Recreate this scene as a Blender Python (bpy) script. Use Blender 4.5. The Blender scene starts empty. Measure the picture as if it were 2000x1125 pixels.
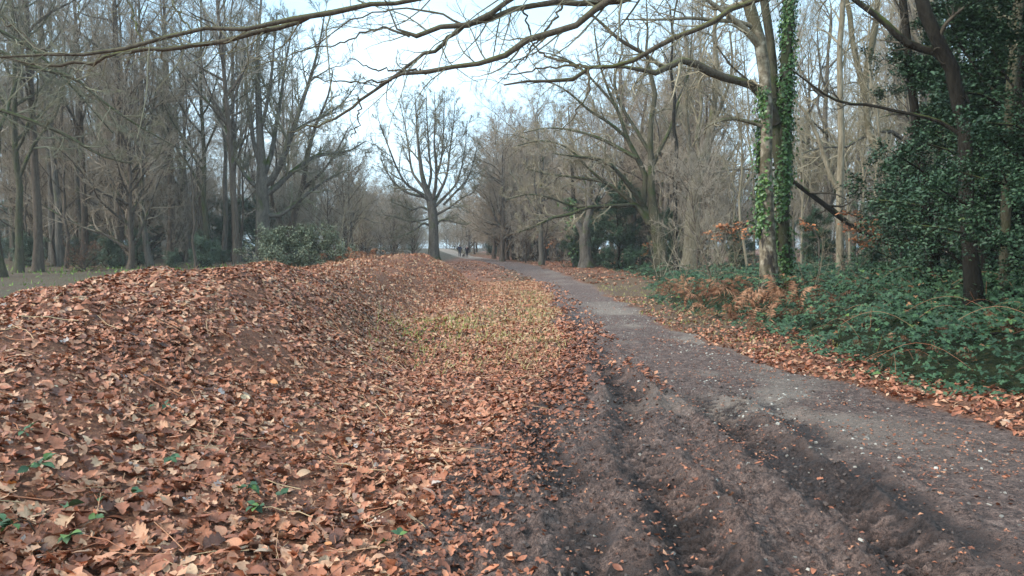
import bpy, math, random
import numpy as np
from mathutils import Vector, Matrix
R = math.radians
rng = np.random.default_rng(11)
random.seed(5)
scene = bpy.context.scene
col = scene.collection

# ------------------------------------------------------------------ camera
F_PX = 1450.0; PITCH = math.atan(80.5/F_PX); EYE = 1.6
cam_d = bpy.data.cameras.new('camera'); cam = bpy.data.objects.new('camera', cam_d); col.objects.link(cam)
cam_d.sensor_width = 36; cam_d.lens = 36*F_PX/2000; cam_d.clip_end = 1500; cam_d.clip_start = .05
cam.location = (0, 0, EYE); cam.rotation_euler = (math.pi/2-PITCH, 0, 0)
scene.camera = cam
# ------------------------------------------------------------------ sky and sun
SUN_EL, SUN_AZ = 38, 245
w = bpy.data.worlds.new('World'); scene.world = w; w.use_nodes = True
nt = w.node_tree; nt.nodes.clear()
wo = nt.nodes.new('ShaderNodeOutputWorld'); bg = nt.nodes.new('ShaderNodeBackground')
sky = nt.nodes.new('ShaderNodeTexSky'); sky.sky_type = 'NISHITA'; sky.sun_disc = False
sky.sun_elevation = R(SUN_EL); sky.sun_rotation = R(SUN_AZ); sky.air_density = 1.2; sky.dust_density = 1.0
tc = nt.nodes.new('ShaderNodeTexCoord'); mp = nt.nodes.new('ShaderNodeMapping'); mp.inputs['Scale'].default_value = (1.2, 1.2, 3.5)
nz = nt.nodes.new('ShaderNodeTexNoise'); nz.inputs['Scale'].default_value = 1.6; nz.inputs['Detail'].default_value = 6
cr = nt.nodes.new('ShaderNodeValToRGB')
cr.color_ramp.elements[0].position = .35; cr.color_ramp.elements[0].color = (2.5, 4.3, 5.8, 1)
cr.color_ramp.elements[1].position = .62; cr.color_ramp.elements[1].color = (4.1, 5.5, 6.5, 1)
mx = nt.nodes.new('ShaderNodeMix'); mx.data_type = 'RGBA'; mx.inputs['Factor'].default_value = .82
nt.links.new(tc.outputs['Generated'], mp.inputs['Vector']); nt.links.new(mp.outputs[0], nz.inputs['Vector'])
nt.links.new(nz.outputs['Fac'], cr.inputs['Fac']); nt.links.new(sky.outputs[0], mx.inputs[6]); nt.links.new(cr.outputs[0], mx.inputs[7])
nt.links.new(mx.outputs[2], bg.inputs['Color']); bg.inputs['Strength'].default_value = .11
nt.links.new(bg.outputs[0], wo.inputs['Surface'])
sd = bpy.data.lights.new('sun', 'SUN'); sd.energy = 1.5; sd.angle = R(28); sd.color = (1, .94, .86)
so = bpy.data.objects.new('sun', sd); col.objects.link(so)
so.rotation_euler = (R(90-SUN_EL), 0, R(180-SUN_AZ))
so.location = (0, 0, 30)
scene.view_settings.view_transform = 'Standard'; scene.view_settings.look = 'None'; scene.view_settings.gamma = 1
scene.view_settings.exposure = 1.5; scene.view_settings.use_curve_mapping = False
scene.render.engine = 'CYCLES'
scene.cycles.use_denoising = True; scene.cycles.denoising_prefilter = 'FAST'; scene.cycles.max_bounces = 5; scene.cycles.diffuse_bounces = 3
scene.cycles.volume_bounces = 0; scene.cycles.transparent_max_bounces = 4
scene.cycles.volume_step_rate = 4

# ------------------------------------------------------------------ helpers
def P(px, py, Y):
    """point of the place seen at that pixel of the photograph, Y metres down the path"""
    px = np.asarray(px, float); py = np.asarray(py, float); Y = np.asarray(Y, float)
    x = (px-1000)/F_PX; y = (562.5-py)/F_PX
    dy = math.cos(PITCH)+y*math.sin(PITCH); dz = -math.sin(PITCH)+y*math.cos(PITCH)
    k = Y/dy
    return np.stack([x*k, Y+0*k, EYE+dz*k], -1)

def tag(o, label=None, cat=None, group=None, kind=None):
    for k, v in (('label', label), ('category', cat), ('group', group), ('kind', kind)):
        if v: o[k] = v
    return o
def empty(name, loc, rz=0):
    o = bpy.data.objects.new(name, None); o.empty_display_size = .2
    o.location = loc; o.rotation_euler = (0, 0, rz); col.objects.link(o); return o
def link(name, me, parent=None, loc=None):
    o = bpy.data.objects.new(name, me); col.objects.link(o)
    if parent: o.parent = parent
    if loc is not None: o.location = loc
    return o
kids = {}
def copy_tree(o, parent=None, mesh_swap=None):
    c = o.copy(); col.objects.link(c)
    if parent: c.parent = parent
    for ch in list(o.children): copy_tree(ch, c)
    return c
def mk(name, V, F, mat, smooth=True, attrs=None, normals=None):
    """V (n,3); F: (m,3) or (m,4) int array, or a list of such arrays"""
    if not isinstance(F, list): F = [F]
    F = [np.asarray(f, np.int32) for f in F if len(f)]
    me = bpy.data.meshes.new(name); V = np.asarray(V, np.float32)
    me.vertices.add(len(V)); me.vertices.foreach_set('co', V.ravel())
    loops = np.concatenate([f.ravel() for f in F]); cnt = np.concatenate([np.full(len(f), f.shape[1], np.int32) for f in F])
    me.loops.add(len(loops)); me.loops.foreach_set('vertex_index', loops)
    me.polygons.add(len(cnt)); st = np.zeros(len(cnt), np.int32); st[1:] = np.cumsum(cnt)[:-1]
    me.polygons.foreach_set('loop_start', st)
    me.update(calc_edges=True)
    me.polygons.foreach_set('use_smooth', np.full(len(cnt), smooth))
    for k, a in (attrs or {}).items():
        at = me.attributes.new(k, 'FLOAT', 'POINT'); at.data.foreach_set('value', np.asarray(a, np.float32))
    me.materials.append(mat)
    return me
def vnoise(x, y, seed=0):
    ix = np.floor(x).astype(np.int64); iy = np.floor(y).astype(np.int64); fx = x-ix; fy = y-iy
    def h(a, b):
        v = (a*374761393+b*668265263+seed*974711) & 0xffffffff
        v = ((v ^ (v >> 13))*1274126177) & 0xffffffff
        return ((v ^ (v >> 16)) & 0xffffff)/float(0xffffff)
    u = fx*fx*(3-2*fx); v = fy*fy*(3-2*fy)
    return (h(ix, iy)*(1-u)+h(ix+1, iy)*u)*(1-v)+(h(ix, iy+1)*(1-u)+h(ix+1, iy+1)*u)*v
def fbm(x, y, s, seed=0, oct=4):
    t = 0; a = .5
    for k in range(oct):
        t = t+a*(vnoise(x*s, y*s, seed+k)*2-1); a *= .5; s *= 2.03
    return t
def sm(a, b, x):
    t = np.clip((x-a)/(b-a), 0, 1); return t*t*(3-2*t)
def gauss(x, w): return np.exp(-(x/w)**2)

# ------------------------------------------------------------------ materials
def nodes(name, rough=.8, spec=.3):
    m = bpy.data.materials.new(name); m.use_nodes = True
    t = m.node_tree; b = t.nodes['Principled BSDF']
    b.inputs['Roughness'].default_value = rough; b.inputs['Specular IOR Level'].default_value = spec
    return m, t, b
def ramp(t, stops, src, interp='LINEAR'):
    r = t.nodes.new('ShaderNodeValToRGB'); r.color_ramp.interpolation = interp
    while len(r.color_ramp.elements) < len(stops): r.color_ramp.elements.new(.5)
    for e, (p, c) in zip(r.color_ramp.elements, stops):
        e.position = p; e.color = (*c, 1) if len(c) == 3 else c
    t.links.new(src, r.inputs[0]); return r.outputs[0]
def noise(t, scale, detail=4, vec=None, rough=.6, sc=None):
    n = t.nodes.new('ShaderNodeTexNoise'); n.inputs['Scale'].default_value = scale
    n.inputs['Detail'].default_value = detail; n.inputs['Roughness'].default_value = rough
    if vec is None: vec = coord(t)
    if sc:
        m = t.nodes.new('ShaderNodeMapping'); m.inputs['Scale'].default_value = sc; t.links.new(vec, m.inputs[0]); vec = m.outputs[0]
    t.links.new(vec, n.inputs['Vector']); return n.outputs['Fac']
def coord(t):
    c = t.nodes.new('ShaderNodeTexCoord'); return c.outputs['Object']
def mixc(t, fac, a, b, mode='MIX'):
    m = t.nodes.new('ShaderNodeMix'); m.data_type = 'RGBA'; m.blend_type = mode
    for inp, v in ((m.inputs[0], fac), (m.inputs[6], a), (m.inputs[7], b)):
        if hasattr(v, 'links'): t.links.new(v, inp)
        elif isinstance(v, tuple): inp.default_value = (*v, 1)
        else: inp.default_value = v
    return m.outputs[2]
def attr(t, name):
    a = t.nodes.new('ShaderNodeAttribute'); a.attribute_name = name; return a.outputs['Fac']
def bump(t, b, h, dist, strength=1.0):
    n = t.nodes.new('ShaderNodeBump'); n.inputs['Distance'].default_value = dist; n.inputs['Strength'].default_value = strength
    t.links.new(h, n.inputs['Height']); t.links.new(n.outputs[0], b.inputs['Normal'])
def math_(t, op, a, b=None):
    m = t.nodes.new('ShaderNodeMath'); m.operation = op
    for i, v in enumerate((a, b)):
        if v is None: continue
        if hasattr(v, 'links'): t.links.new(v, m.inputs[i])
        else: m.inputs[i].default_value = v
    return m.outputs[0]

def bark(name, c1, c2, moss=(.07, .085, .025), mossy=.5, scale=6., stretch=.2, bd=.06, tilt=.0):
    m, t, b = nodes(name, .9, .15)
    n1 = noise(t, scale, 6, sc=(1, 1, stretch)); n2 = noise(t, 1.3, 3)
    n5 = noise(t, scale*4.5, 5, sc=(1, 1, stretch*1.2))
    n1 = math_(t, 'ADD', math_(t, 'MULTIPLY', n1, .55), math_(t, 'MULTIPLY', n5, .45))
    c = ramp(t, [(.36, c1), (.62, c2)], n1)
    if mossy > 0:
        g = t.nodes.new('ShaderNodeNewGeometry'); s = t.nodes.new('ShaderNodeSeparateXYZ'); t.links.new(g.outputs['Normal'], s.inputs[0])
        up = math_(t, 'MULTIPLY', s.outputs['Z'], .22)
        f = math_(t, 'ADD', n2, up)
        lo = .72-mossy*.35
        mk_ = ramp(t, [(lo, (0, 0, 0)), (lo+.16, (1, 1, 1))], f)
        c = mixc(t, mk_, c, moss)
    t.links.new(c, b.inputs['Base Color'])
    bump(t, b, n1, bd)
    return m
M = {}
M['bark_grey'] = bark('bark_grey', (.05, .042, .034), (.18, .155, .125), mossy=.45)
M['bark_brown'] = bark('bark_brown', (.045, .033, .025), (.15, .115, .085), mossy=.3)
M['bark_moss'] = bark('bark_moss', (.035, .03, .02), (.12, .105, .065), moss=(.06, .07, .025), mossy=.6)
M['bark_dark'] = bark('bark_dark', (.01, .008, .006), (.035, .03, .022), mossy=.3)
M['bark_tan'] = bark('bark_tan', (.12, .095, .06), (.32, .27, .19), mossy=.3)
M['bark_over'] = bark('bark_over', (.055, .043, .032), (.15, .12, .085), moss=(.105, .105, .04), mossy=.5, scale=22, bd=.008)
def twigmat(name, a, b2):
    m, t, b = nodes(name, .85, .15)
    t.links.new(ramp(t, [(.3, a), (.7, b2)], noise(t, .9, 3)), b.inputs['Base Color']); return m
M['twig_grey'] = twigmat('twig_grey', (.24, .195, .15), (.4, .34, .265))
M['twig_red'] = twigmat('twig_red', (.25, .19, .135), (.4, .32, .235))
M['twig_tan'] = twigmat('twig_tan', (.2, .165, .105), (.38, .32, .22))
M['twig_olive'] = twigmat('twig_olive', (.14, .125, .08), (.27, .245, .165))
M['twig_dark'] = twigmat('twig_dark', (.05, .042, .03), (.11, .09, .065))
# birch: pale peeling bark with black fissures, darker and rougher towards the foot
m, t, b = nodes('bark_birch', .75, .25)
co = coord(t); n1 = noise(t, 5, 6, sc=(1, 1, .35)); n2 = noise(t, 2.2, 5); n3 = noise(t, 7, 5, sc=(1, 1, .9))
s = t.nodes.new('ShaderNodeSeparateXYZ'); t.links.new(co, s.inputs[0]); s_z = s.outputs['Z']
foot = math_(t, 'MULTIPLY', math_(t, 'SUBTRACT', 1.7, s.outputs['Z']), .085)
pale = ramp(t, [(.38, (.1, .075, .048)), (.5, (.25, .2, .135)), (.64, (.46, .4, .3))], n3)
dk = ramp(t, [(.5, (0, 0, 0)), (.6, (1, 1, 1))], math_(t, 'ADD', n1, foot))
c = mixc(t, dk, pale, (.035, .028, .022))
c = mixc(t, ramp(t, [(.5, (0, 0, 0)), (.64, (1, 1, 1))], math_(t, 'ADD', n2, math_(t, 'MULTIPLY', math_(t, 'MAXIMUM', math_(t, 'SUBTRACT', s_z, 4.2), 0), .06))), c, (.1, .082, .045))
t.links.new(c, b.inputs['Base Color']); bump(t, b, n1, .06); M['bark_birch'] = m

def leafmat(name, stops, rough=.6, spec=.35, back=None, trans=0.0, bumpy=0):
    m, t, b = nodes(name, rough, spec)
    c = ramp(t, stops, attr(t, 'tint'))
    n = noise(t, 35, 3)
    c = mixc(t, .55, c, ramp(t, [(.3, (.45, .42, .4)), (.7, (1.2, 1.15, 1.1))], n), 'MULTIPLY')
    t.links.new(c, b.inputs['Base Color'])
    if bumpy: bump(t, b, n, bumpy)
    return m
LEAF = [(0, (.06, .026, .016)), (.15, (.15, .055, .03)), (.4, (.36, .125, .062)), (.58, (.5, .195, .1)), (.75, (.6, .32, .185)), (.87, (.58, .37, .22)), (.93, (.5, .42, .38)), (.97, (.6, .18, .03)), (1, (.66, .54, .34))]
M['leaf_dead'] = leafmat('leaf_dead', LEAF, .5, .4, bumpy=.003)
M['leaf_straw'] = leafmat('leaf_straw', [(0, (.24, .09, .05)), (.35, (.48, .2, .11)), (.6, (.58, .33, .19)), (.85, (.6, .46, .26)), (1, (.25, .3, .08))], .7, .2)
M['grass'] = leafmat('grass', [(0, (.5, .37, .19)), (.4, (.46, .42, .17)), (.7, (.3, .4, .08)), (1, (.18, .28, .05))], .6, .3)
M['bramble'] = leafmat('bramble', [(0, (.02, .045, .02)), (.5, (.045, .1, .045)), (.8, (.09, .17, .07)), (.93, (.14, .23, .04)), (1, (.3, .14, .06))], .58, .35)
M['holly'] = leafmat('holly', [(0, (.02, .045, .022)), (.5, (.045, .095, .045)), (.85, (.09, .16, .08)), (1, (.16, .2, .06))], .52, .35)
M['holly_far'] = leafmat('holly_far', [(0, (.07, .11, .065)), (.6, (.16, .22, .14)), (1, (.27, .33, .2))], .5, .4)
M['ivy'] = leafmat('ivy', [(0, (.03, .07, .018)), (.5, (.075, .16, .035)), (.85, (.13, .23, .05)), (1, (.2, .28, .07))], .4, .5)
M['bracken'] = leafmat('bracken', [(0, (.12, .055, .033)), (.5, (.3, .14, .08)), (.85, (.42, .23, .135)), (1, (.55, .37, .24))], .75, .2)
M['beech'] = leafmat('beech', [(0, (.3, .1, .04)), (.5, (.5, .17, .06)), (1, (.62, .28, .12))], .6, .3)
M['stone'] = leafmat('stone', [(0, (.14, .12, .105)), (.6, (.3, .27, .23)), (1, (.6, .56, .48))], .7, .3)
M['shrub'] = leafmat('shrub', [(0, (.1, .12, .075)), (.6, (.2, .225, .14)), (1, (.3, .29, .2))], .6, .3)

# ground
m, t, b = nodes('ground_soil', .75, .3)
co = coord(t)
pm = attr(t, 'path'); wet = attr(t, 'wet'); gr = attr(t, 'grass'); lit = attr(t, 'litter'); pale = attr(t, 'pale')
nA = noise(t, 9, 9, co, .72); nB = noise(t, 1.1, 5, co); nC = noise(t, 45, 5, co, .7); nD = noise(t, 150, 3, co, .7)
soil = ramp(t, [(.3, (.07, .04, .027)), (.55, (.15, .085, .055)), (.72, (.24, .13, .085))], nC)
litter = ramp(t, [(.25, (.06, .028, .018)), (.42, (.19, .075, .042)), (.56, (.33, .14, .075)), (.7, (.46, .25, .14))], nC)
base = mixc(t, lit, soil, litter)
grass = ramp(t, [(.3, (.05, .048, .025)), (.5, (.1, .085, .045)), (.7, (.18, .135, .08))], nC)
gf = ramp(t, [(.0, (0, 0, 0)), (1, (1, 1, 1))], gr)
base = mixc(t, gf, base, grass)
mud = ramp(t, [(.34, (.08, .051, .042)), (.5, (.175, .115, .094)), (.64, (.3, .205, .168))], nA)
mud = mixc(t, .75, mud, ramp(t, [(.38, (.22, .2, .2)), (.5, (.95, .94, .93)), (.62, (1.7, 1.62, 1.55))], nC), 'MULTIPLY')
mud = mixc(t, .8, mud, ramp(t, [(.36, (.35, .33, .32)), (.5, (1, 1, 1)), (.62, (1.5, 1.45, 1.4))], nD), 'MULTIPLY')
mud = mixc(t, pale, mud, mixc(t, ramp(t, [(.42, (0, 0, 0)), (.62, (1, 1, 1))], nD), (.26, .195, .155), (.5, .41, .32)))
wetf = ramp(t, [(.36, (0, 0, 0)), (.72, (1, 1, 1))], math_(t, 'ADD', wet, math_(t, 'ADD', math_(t, 'MULTIPLY', math_(t, 'SUBTRACT', nC, .5), 1.6), math_(t, 'MULTIPLY', math_(t, 'SUBTRACT', nA, .5), 1.3))))
mud = mixc(t, wetf, mud, ramp(t, [(.4, (.022, .015, .013)), (.62, (.1, .068, .057))], nC))
pmn = math_(t, 'ADD', pm, math_(t, 'MULTIPLY', math_(t, 'SUBTRACT', nA, .5), .9))
c = mixc(t, ramp(t, [(.35, (0, 0, 0)), (.62, (1, 1, 1))], pmn), base, mud)
t.links.new(c, b.inputs['Base Color'])
rr = t.nodes.new('ShaderNodeMapRange'); t.links.new(wet, rr.inputs[0]); rr.inputs[3].default_value = .8; rr.inputs[4].default_value = .55
t.links.new(rr.outputs[0], b.inputs['Roughness'])
h = math_(t, 'ADD', math_(t, 'MULTIPLY', nA, 1.2), math_(t, 'ADD', math_(t, 'MULTIPLY', nC, .5), math_(t, 'MULTIPLY', nD, .12)))
bump(t, b, h, .07); M['ground'] = m

# ------------------------------------------------------------------ terrain
ly = np.array([-40, 0, 3, 4.5, 6, 7.3, 10.6, 13.8, 20, 30, 48, 70, 90, 112, 150, 200, 400]); lx = np.array([-.6, -.6, -.55, -.45, -.15, .1, .7, .95, 1.15, 1.2, .3, -1.9, -4.6, -8.6, -18, -32, -90])
ry = np.array([-40, 0, 7, 8.3, 11.7, 17, 30, 48, 70, 90, 112, 150, 200, 400]); rx = np.array([4.6, 4.6, 4.2, 3.75, 3.3, 3.1, 3.2, 2.9, 1.4, -1.2, -5.2, -14, -27, -84])
by = np.array([-40, -2, 3, 5, 7, 8.5, 11, 15, 20, 24, 28, 31, 35, 45]);
bx = np.array([-6.5, -6, -5.6, -5.2, -4.8, -4.15, -3.9, -4.2, -4.8, -4.7, -3.6, -3.4, -3.6, -4])
bz = np.array([.95, .95, .95, .97, 1.0, 1.26, 1.26, 1.16, 1.12, 1.21, 1.33, .95, .2, 0])
ty = np.array([-40, 3, 5, 8, 11, 13.8, 17, 20, 24, 28, 32, 45]); tx = np.array([-1, -.9, -.9, -1.0, -1.3, -2.0, -2.5, -2.3, -1.4, -.9, -1.6, -2])
def smooth_i(y, a, b):
    yy = np.clip(y, a[0], a[-1]); r = 0
    for d in (-.8, -.3, .3, .8): r = r+np.interp(yy+d*(1+yy*.03), a, b)
    return r/4
def path_m(x, y):
    n = fbm(x, y, .9, 3, 4)*.45
    L = smooth_i(y, ly, lx); Rr = smooth_i(y, ry, rx)
    wd = .3+.012*np.clip(y, 0, 60)
    return sm(-wd, wd, x-L+n)*sm(-wd, wd, Rr-x+n)
def bank_h(x, y):
    B = smooth_i(y, by, bx); Z = smooth_i(y, by, bz); T = smooth_i(y, ty, tx)
    f = np.clip((x-T)/(B-T), 0, 1); front = np.where(x > B, np.sin(f*math.pi/2)**1.5, 0)
    g = np.clip((B-x)/2.6, 0, 1); back = np.where(x <= B, 1-g*g*(3-2*g), 0)
    return Z*(front+back)
RUTS = [(.36, .12, .07, 0), (1.02, .15, .11, 1), (1.98, .15, .11, 1), (2.62, .13, .05, 0)]
def rut_x(c, y):
    return c+.10*np.sin(y*.55+c*3)+.05*np.sin(y*1.7+c)+.05*np.clip(y-6, 0, 14)*(1 if c < 1.5 else .35)*.9 - .09*np.clip(4.6-y, 0, 3)*(1 if c > 1.5 else 0)
def tread_of(c, x, y):
    d = x-rut_x(c, y); return np.clip(np.sin(y/.12*2*math.pi+np.abs(d)/.12*2.2)*1.8, -1, 1)*gauss(d, .15)*sm(-.3, .1, fbm(x*0+c, y, .9, 81, 2)+.15)
def H(x, y, fine=True):
    x = np.asarray(x, float); y = np.asarray(y, float)
    pm = path_m(x, y)
    z = bank_h(x, y)
    z = z+.42*sm(20, 48, y)*sm(6, 14, -x)+.12*fbm(x, y, .25, 7, 3)*(1-pm)*sm(0, 4, np.abs(x-1.5))
    z = z+.75*np.exp(-((x+13)/9)**2-((y-140)/22)**2)+.35*sm(120, 200, y)
    z = z+.16*sm(4.2, 6.5, x)*sm(60, 20, y)
    z = z+(1-pm)*sm(.15, .8, bank_h(x, y))*fbm(x, y, .7, 25, 3)*.09
    z = z+(1-pm)*fbm(x, y, 1.5, 21, 4)*.075*(1+sm(.15, .8, bank_h(x, y)))
    if fine:
        near = sm(22, 9, y)
        z = z+pm*fbm(x, y, 1.1, 31, 4)*.04
        rg = 1-np.abs(fbm(x, y, 4.5, 41, 4))*2.4
        churn = sm(3.0, 1.5, x)*sm(9.5, 5, y)+.25
        z = z+pm*near*(rg-.6)*.022*churn
        rg2 = 1-np.abs(fbm(x, y, 12, 45, 3))*2.6
        z = z+pm*near*np.clip(rg2, -.5, 1)**2*.03*churn
        z = z+pm*near*fbm(x, y, 20, 51, 2)*.03*churn
        for c, wd, dp, tread in RUTS:
            d = x-rut_x(c, y)
            vis = sm(24 if c < 1.5 else 9, 7, y)*(.7+.5*fbm(y*0+c*7, y, .7, 61, 2))
            z = z-pm*vis*(dp*gauss(d, wd)-dp*.75*gauss(np.abs(d)-wd*1.75, wd*.6)*(1+1.4*fbm(x, y, 7, 71, 3)))
            if tread: z = z+pm*vis*.04*tread_of(c, x, y)
    return z
def grad(x, y):
    e = .04; return (H(x+e, y, False)-H(x-e, y, False))/(2*e), (H(x, y+e, False)-H(x, y-e, False))/(2*e)

def steps(a, b, d0, g=1.0):
    o = []; x = a; d = d0
    while (x < b if d0 > 0 else x > b): o.append(x); x += d; d *= g
    return o
xs = np.array(sorted(set(steps(-6, -.8, .065)+steps(-.8, 3.4, .02)+steps(3.4, 8, .07)+steps(8, 230, .15, 1.075)+steps(-6.05, -230, -.12, 1.075))))
ys = [-30, -20, -12, -8, -5, -3, -1.5, -.5, .2, .6, .9]
y = 1.1
while y < 2.8: ys.append(y); y += .03
while y < 20: ys.append(y); y += .0056*y
while y < 420: ys.append(y); y += .03*y
ys = np.array(ys)
X, Yg = np.meshgrid(xs, ys); X = X.ravel(); Yg = Yg.ravel()
Z = H(X, Yg)
nx, ny = len(xs), len(ys)
pmv = path_m(X, Yg)
idx = np.arange(nx*ny).reshape(ny, nx)
Q = np.stack([idx[:-1, :-1], idx[:-1, 1:], idx[1:, 1:], idx[1:, :-1]], -1).reshape(-1, 4)
V = np.stack([X, Yg, Z], -1)
wetv = np.zeros_like(X)
for c, wd, dp, tr in RUTS:
    d = X-rut_x(c, Yg)
    wetv += 1.15*gauss(d, wd*1.5)*sm(36 if c < 1.5 else 9, 7, Yg)*(1.0 if c < 2 else .75)*np.clip(.72+1.5*fbm(X, Yg, 3.2, 91, 4), 0, 1)
for c in (1.02, 1.98): wetv -= .75*tread_of(c, X, Yg)*sm(9, 6.5, Yg)  # tread grooves wet and darker, lugs paler: relief shading put into the colour
wetv = np.clip(wetv+.3*sm(-.08, .22, fbm(X, Yg, 2.1, 101, 4))*sm(3.3, 1.8, X)*sm(9.5, 5.5, Yg), 0, .92)
# the dark left edge of the track further on
wetv = np.maximum(wetv, .6*gauss(X-smooth_i(Yg, ly, lx)-.35, .4)*sm(45, 15, Yg)*sm(6, 9, Yg)*np.clip(.8+fbm(X, Yg, 1.5, 111, 3), 0, 1))
palev = sm(-.1, .35, fbm(X, Yg, .8, 121, 4))*gauss(X-(2.55-.0*Yg), 1.1)*sm(4.5, 7.5, Yg)*(.85-.5*sm(14, 22, Yg))
palev = np.maximum(palev, .9*sm(95, 106, Yg)*sm(170, 140, Yg))
grassv = np.clip(gauss(X+.4-.02*Yg, 1.3)*sm(9, 13, Yg)*.8+gauss(Yg-13.5, 2.5)*gauss(X+1.9, 1.3)+sm(6.5, 9, -X)*.8*(bank_h(X, Yg) < .4), 0, 1)*np.clip(.75+.9*fbm(X, Yg, 1.2, 131, 3), 0, 1)
grassv = np.maximum(grassv, sm(2.9, 3.6, X)*sm(10, 14, Yg)*.6*sm(60, 30, Yg))
grassv = np.maximum(grassv, .9*np.exp(-((X+13)/10)**2-((Yg-138)/24)**2))
litv = np.clip(.9-.4*grassv-.8*sm(6, 9, -X), 0, 1)
# everything a real geometry sheet: path faces and ground faces
keep = np.ones(len(V), bool)
qm = pmv[Q].mean(1) > .5
me_all = mk('all', V, Q, M['ground'])
nrm = np.zeros(len(V)*3, np.float32); me_all.vertex_normals.foreach_get('vector', nrm); nrm = nrm.reshape(-1, 3)
def sub(name, Qs):
    u, inv = np.unique(Qs, return_inverse=True); inv = inv.reshape(Qs.shape)
    me = mk(name, V[u], inv, M['ground'], True, dict(path=pmv[u], wet=wetv[u], grass=grassv[u], litter=litv[u], pale=palev[u]))
    me.normals_split_custom_set_from_vertices(nrm[u].tolist())
    return link(name, me)
ground = tag(sub('ground', Q[~qm]), 'leaf-covered woodland ground rising into a bank on the left', kind='structure')
pathob = tag(sub('path', Q[qm]), 'muddy rutted track curving away through the wood', kind='structure')
bpy.data.meshes.remove(me_all)

# ------------------------------------------------------------------ scatter tools
def rotmats(yaw, nrm_, spin_tilt=0, r=None):
    """frames: z near nrm_, x turned by yaw"""
    n = nrm_/np.linalg.norm(nrm_, axis=1, keepdims=True)
    a = np.stack([np.cos(yaw), np.sin(yaw), np.zeros_like(yaw)], -1)
    xv = a-(a*n).sum(1, keepdims=True)*n; xv /= np.linalg.norm(xv, axis=1, keepdims=True)+1e-9
    yv = np.cross(n, xv)
    return np.stack([xv, yv, n], -1)
def scatter(pv, pf, pos, Rm, s):
    n = len(pos); k = len(pv)
    s = np.asarray(s).reshape(-1, 1, 1) if np.ndim(s) < 2 else np.asarray(s)[:, None, :]
    W = np.einsum('nij,nkj->nki', Rm, pv[None]*s)+pos[:, None, :]
    Fo = (pf[None]+(np.arange(n)*k)[:, None, None]).reshape(-1, pf.shape[1])
    return W.reshape(-1, 3), Fo
def leaf_proto(K, widths, curl, bend, asym=0., fold=.0):
    t = np.linspace(0, 1, K); V = []
    for i, tt in enumerate(t):
        wl = widths[i]; x = tt-.5
        zc = bend*(x*x-.1)
        for sgn in (-1, 0, 1):
            yy = sgn*wl*(1+asym*sgn)
            V.append((x, yy, zc+curl*(wl if sgn else 0)+fold*sgn*yy*x*2))
    V = np.array(V); Fq = []
    for i in range(K-1):
        for j in (0, 1):
            a = i*3+j; Fq.append((a, a+3, a+4, a+1))
    return V, np.array(Fq)
def oak_leaf(curl, bend, fold=0., v=0):
    wd = [[.02, .17, .1, .3, .19, .33, .03], [.02, .2, .12, .32, .17, .27, .04], [.015, .14, .22, .17, .36, .2, .05]][v % 3]
    V, F = leaf_proto(7, wd, curl, bend, .08, fold)
    V[:, 2] += .05*np.sin(V[:, 0]*17+v)*np.abs(V[:, 1])*4*.5
    return V, F
def diamond(fold, droop=0.):
    return np.array([(-.5, 0, 0), (0, .27, fold), (.5, 0, droop), (.02, -.27, fold)]), np.array([(0, 2, 1), (0, 3, 2)])
def smooth_leaf(curl, bend, K=4, wm=.3):
    t = np.linspace(0, 1, K); return leaf_proto(K, wm*np.sin(np.pi*np.clip(t*.93+.04, 0, 1))**.75, curl, bend)
OAK = [oak_leaf(.3, .4, .4, 0), oak_leaf(-.2, .5, -.6, 1), oak_leaf(.5, -.4, .3, 2), oak_leaf(.15, .9, .9, 0), oak_leaf(.6, .3, -.5, 1), smooth_leaf(.6, .6), smooth_leaf(.2, -.7, 5, .26)]
def fine_oak(curl, bend, fold, v):
    K = 15; t_ = np.linspace(0, 1, K); env = .34*np.sin(np.pi*np.clip(t_**(.9+.15*v)*.92+.05, 0, 1))**.7
    wd = env*(1-.38*(np.arange(K) % 3 == (1+v) % 3)); wd[0] = .012; wd[1] = .03; wd[-1] = .04
    V, F = leaf_proto(K, wd, curl, bend, .07, fold); V[:, 2] += .03*np.sin(V[:, 0]*14+v*2)*np.abs(V[:, 1])*5; return V, F
OAKN = [fine_oak(.35, .4, .4, 0), fine_oak(-.2, .5, -.6, 1), fine_oak(.5, -.4, .3, 2), fine_oak(.2, .9, .9, 1), fine_oak(.6, .3, -.5, 0), smooth_leaf(.5, .5, 9), smooth_leaf(.2, -.6, 9, .26)]
MIDL = [leaf_proto(3, [.05, .3, .06], .6, .8, .25), leaf_proto(3, [.03, .32, .1], -.4, .9, -.2, .8), leaf_proto(3, [.08, .26, .04], 1., -.6, .3, -.8)]
def on_ground(n, x0, x1, y0, y1, dens, gen=None):
    x = rng.uniform(x0, x1, n); y = rng.uniform(y0, y1, n)
    k = rng.uniform(0, 1, n) < dens(x, y); return x[k], y[k]
def leaf_dens(x, y):
    pm = path_m(x, y)
    edge = np.clip(1-pm*1.0, .0, 1)
    clump = np.clip(.85+.9*fbm(x, y, 1.6, 141, 3), .2, 1)*(1-.75*sm(.12, .3, fbm(x, y, .75, 143, 3))*sm(.2, .7, bank_h(x, y)))
    onpath = .05+.2*sm(.05, .4, fbm(x, y, 1.7, 151, 3))+.25*sm(.55, -.1, x)*sm(4, 7, y)
    L = smooth_i(y, ly, lx)
    onpath = onpath+.9*sm(.85, .1, x-L)*np.clip(.8+fbm(x, y, 2.2, 411, 3), .2, 1)*(1-.6*sm(8, 14, y))
    return np.where(pm > .5, onpath, clump)*(x < 7)
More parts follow.
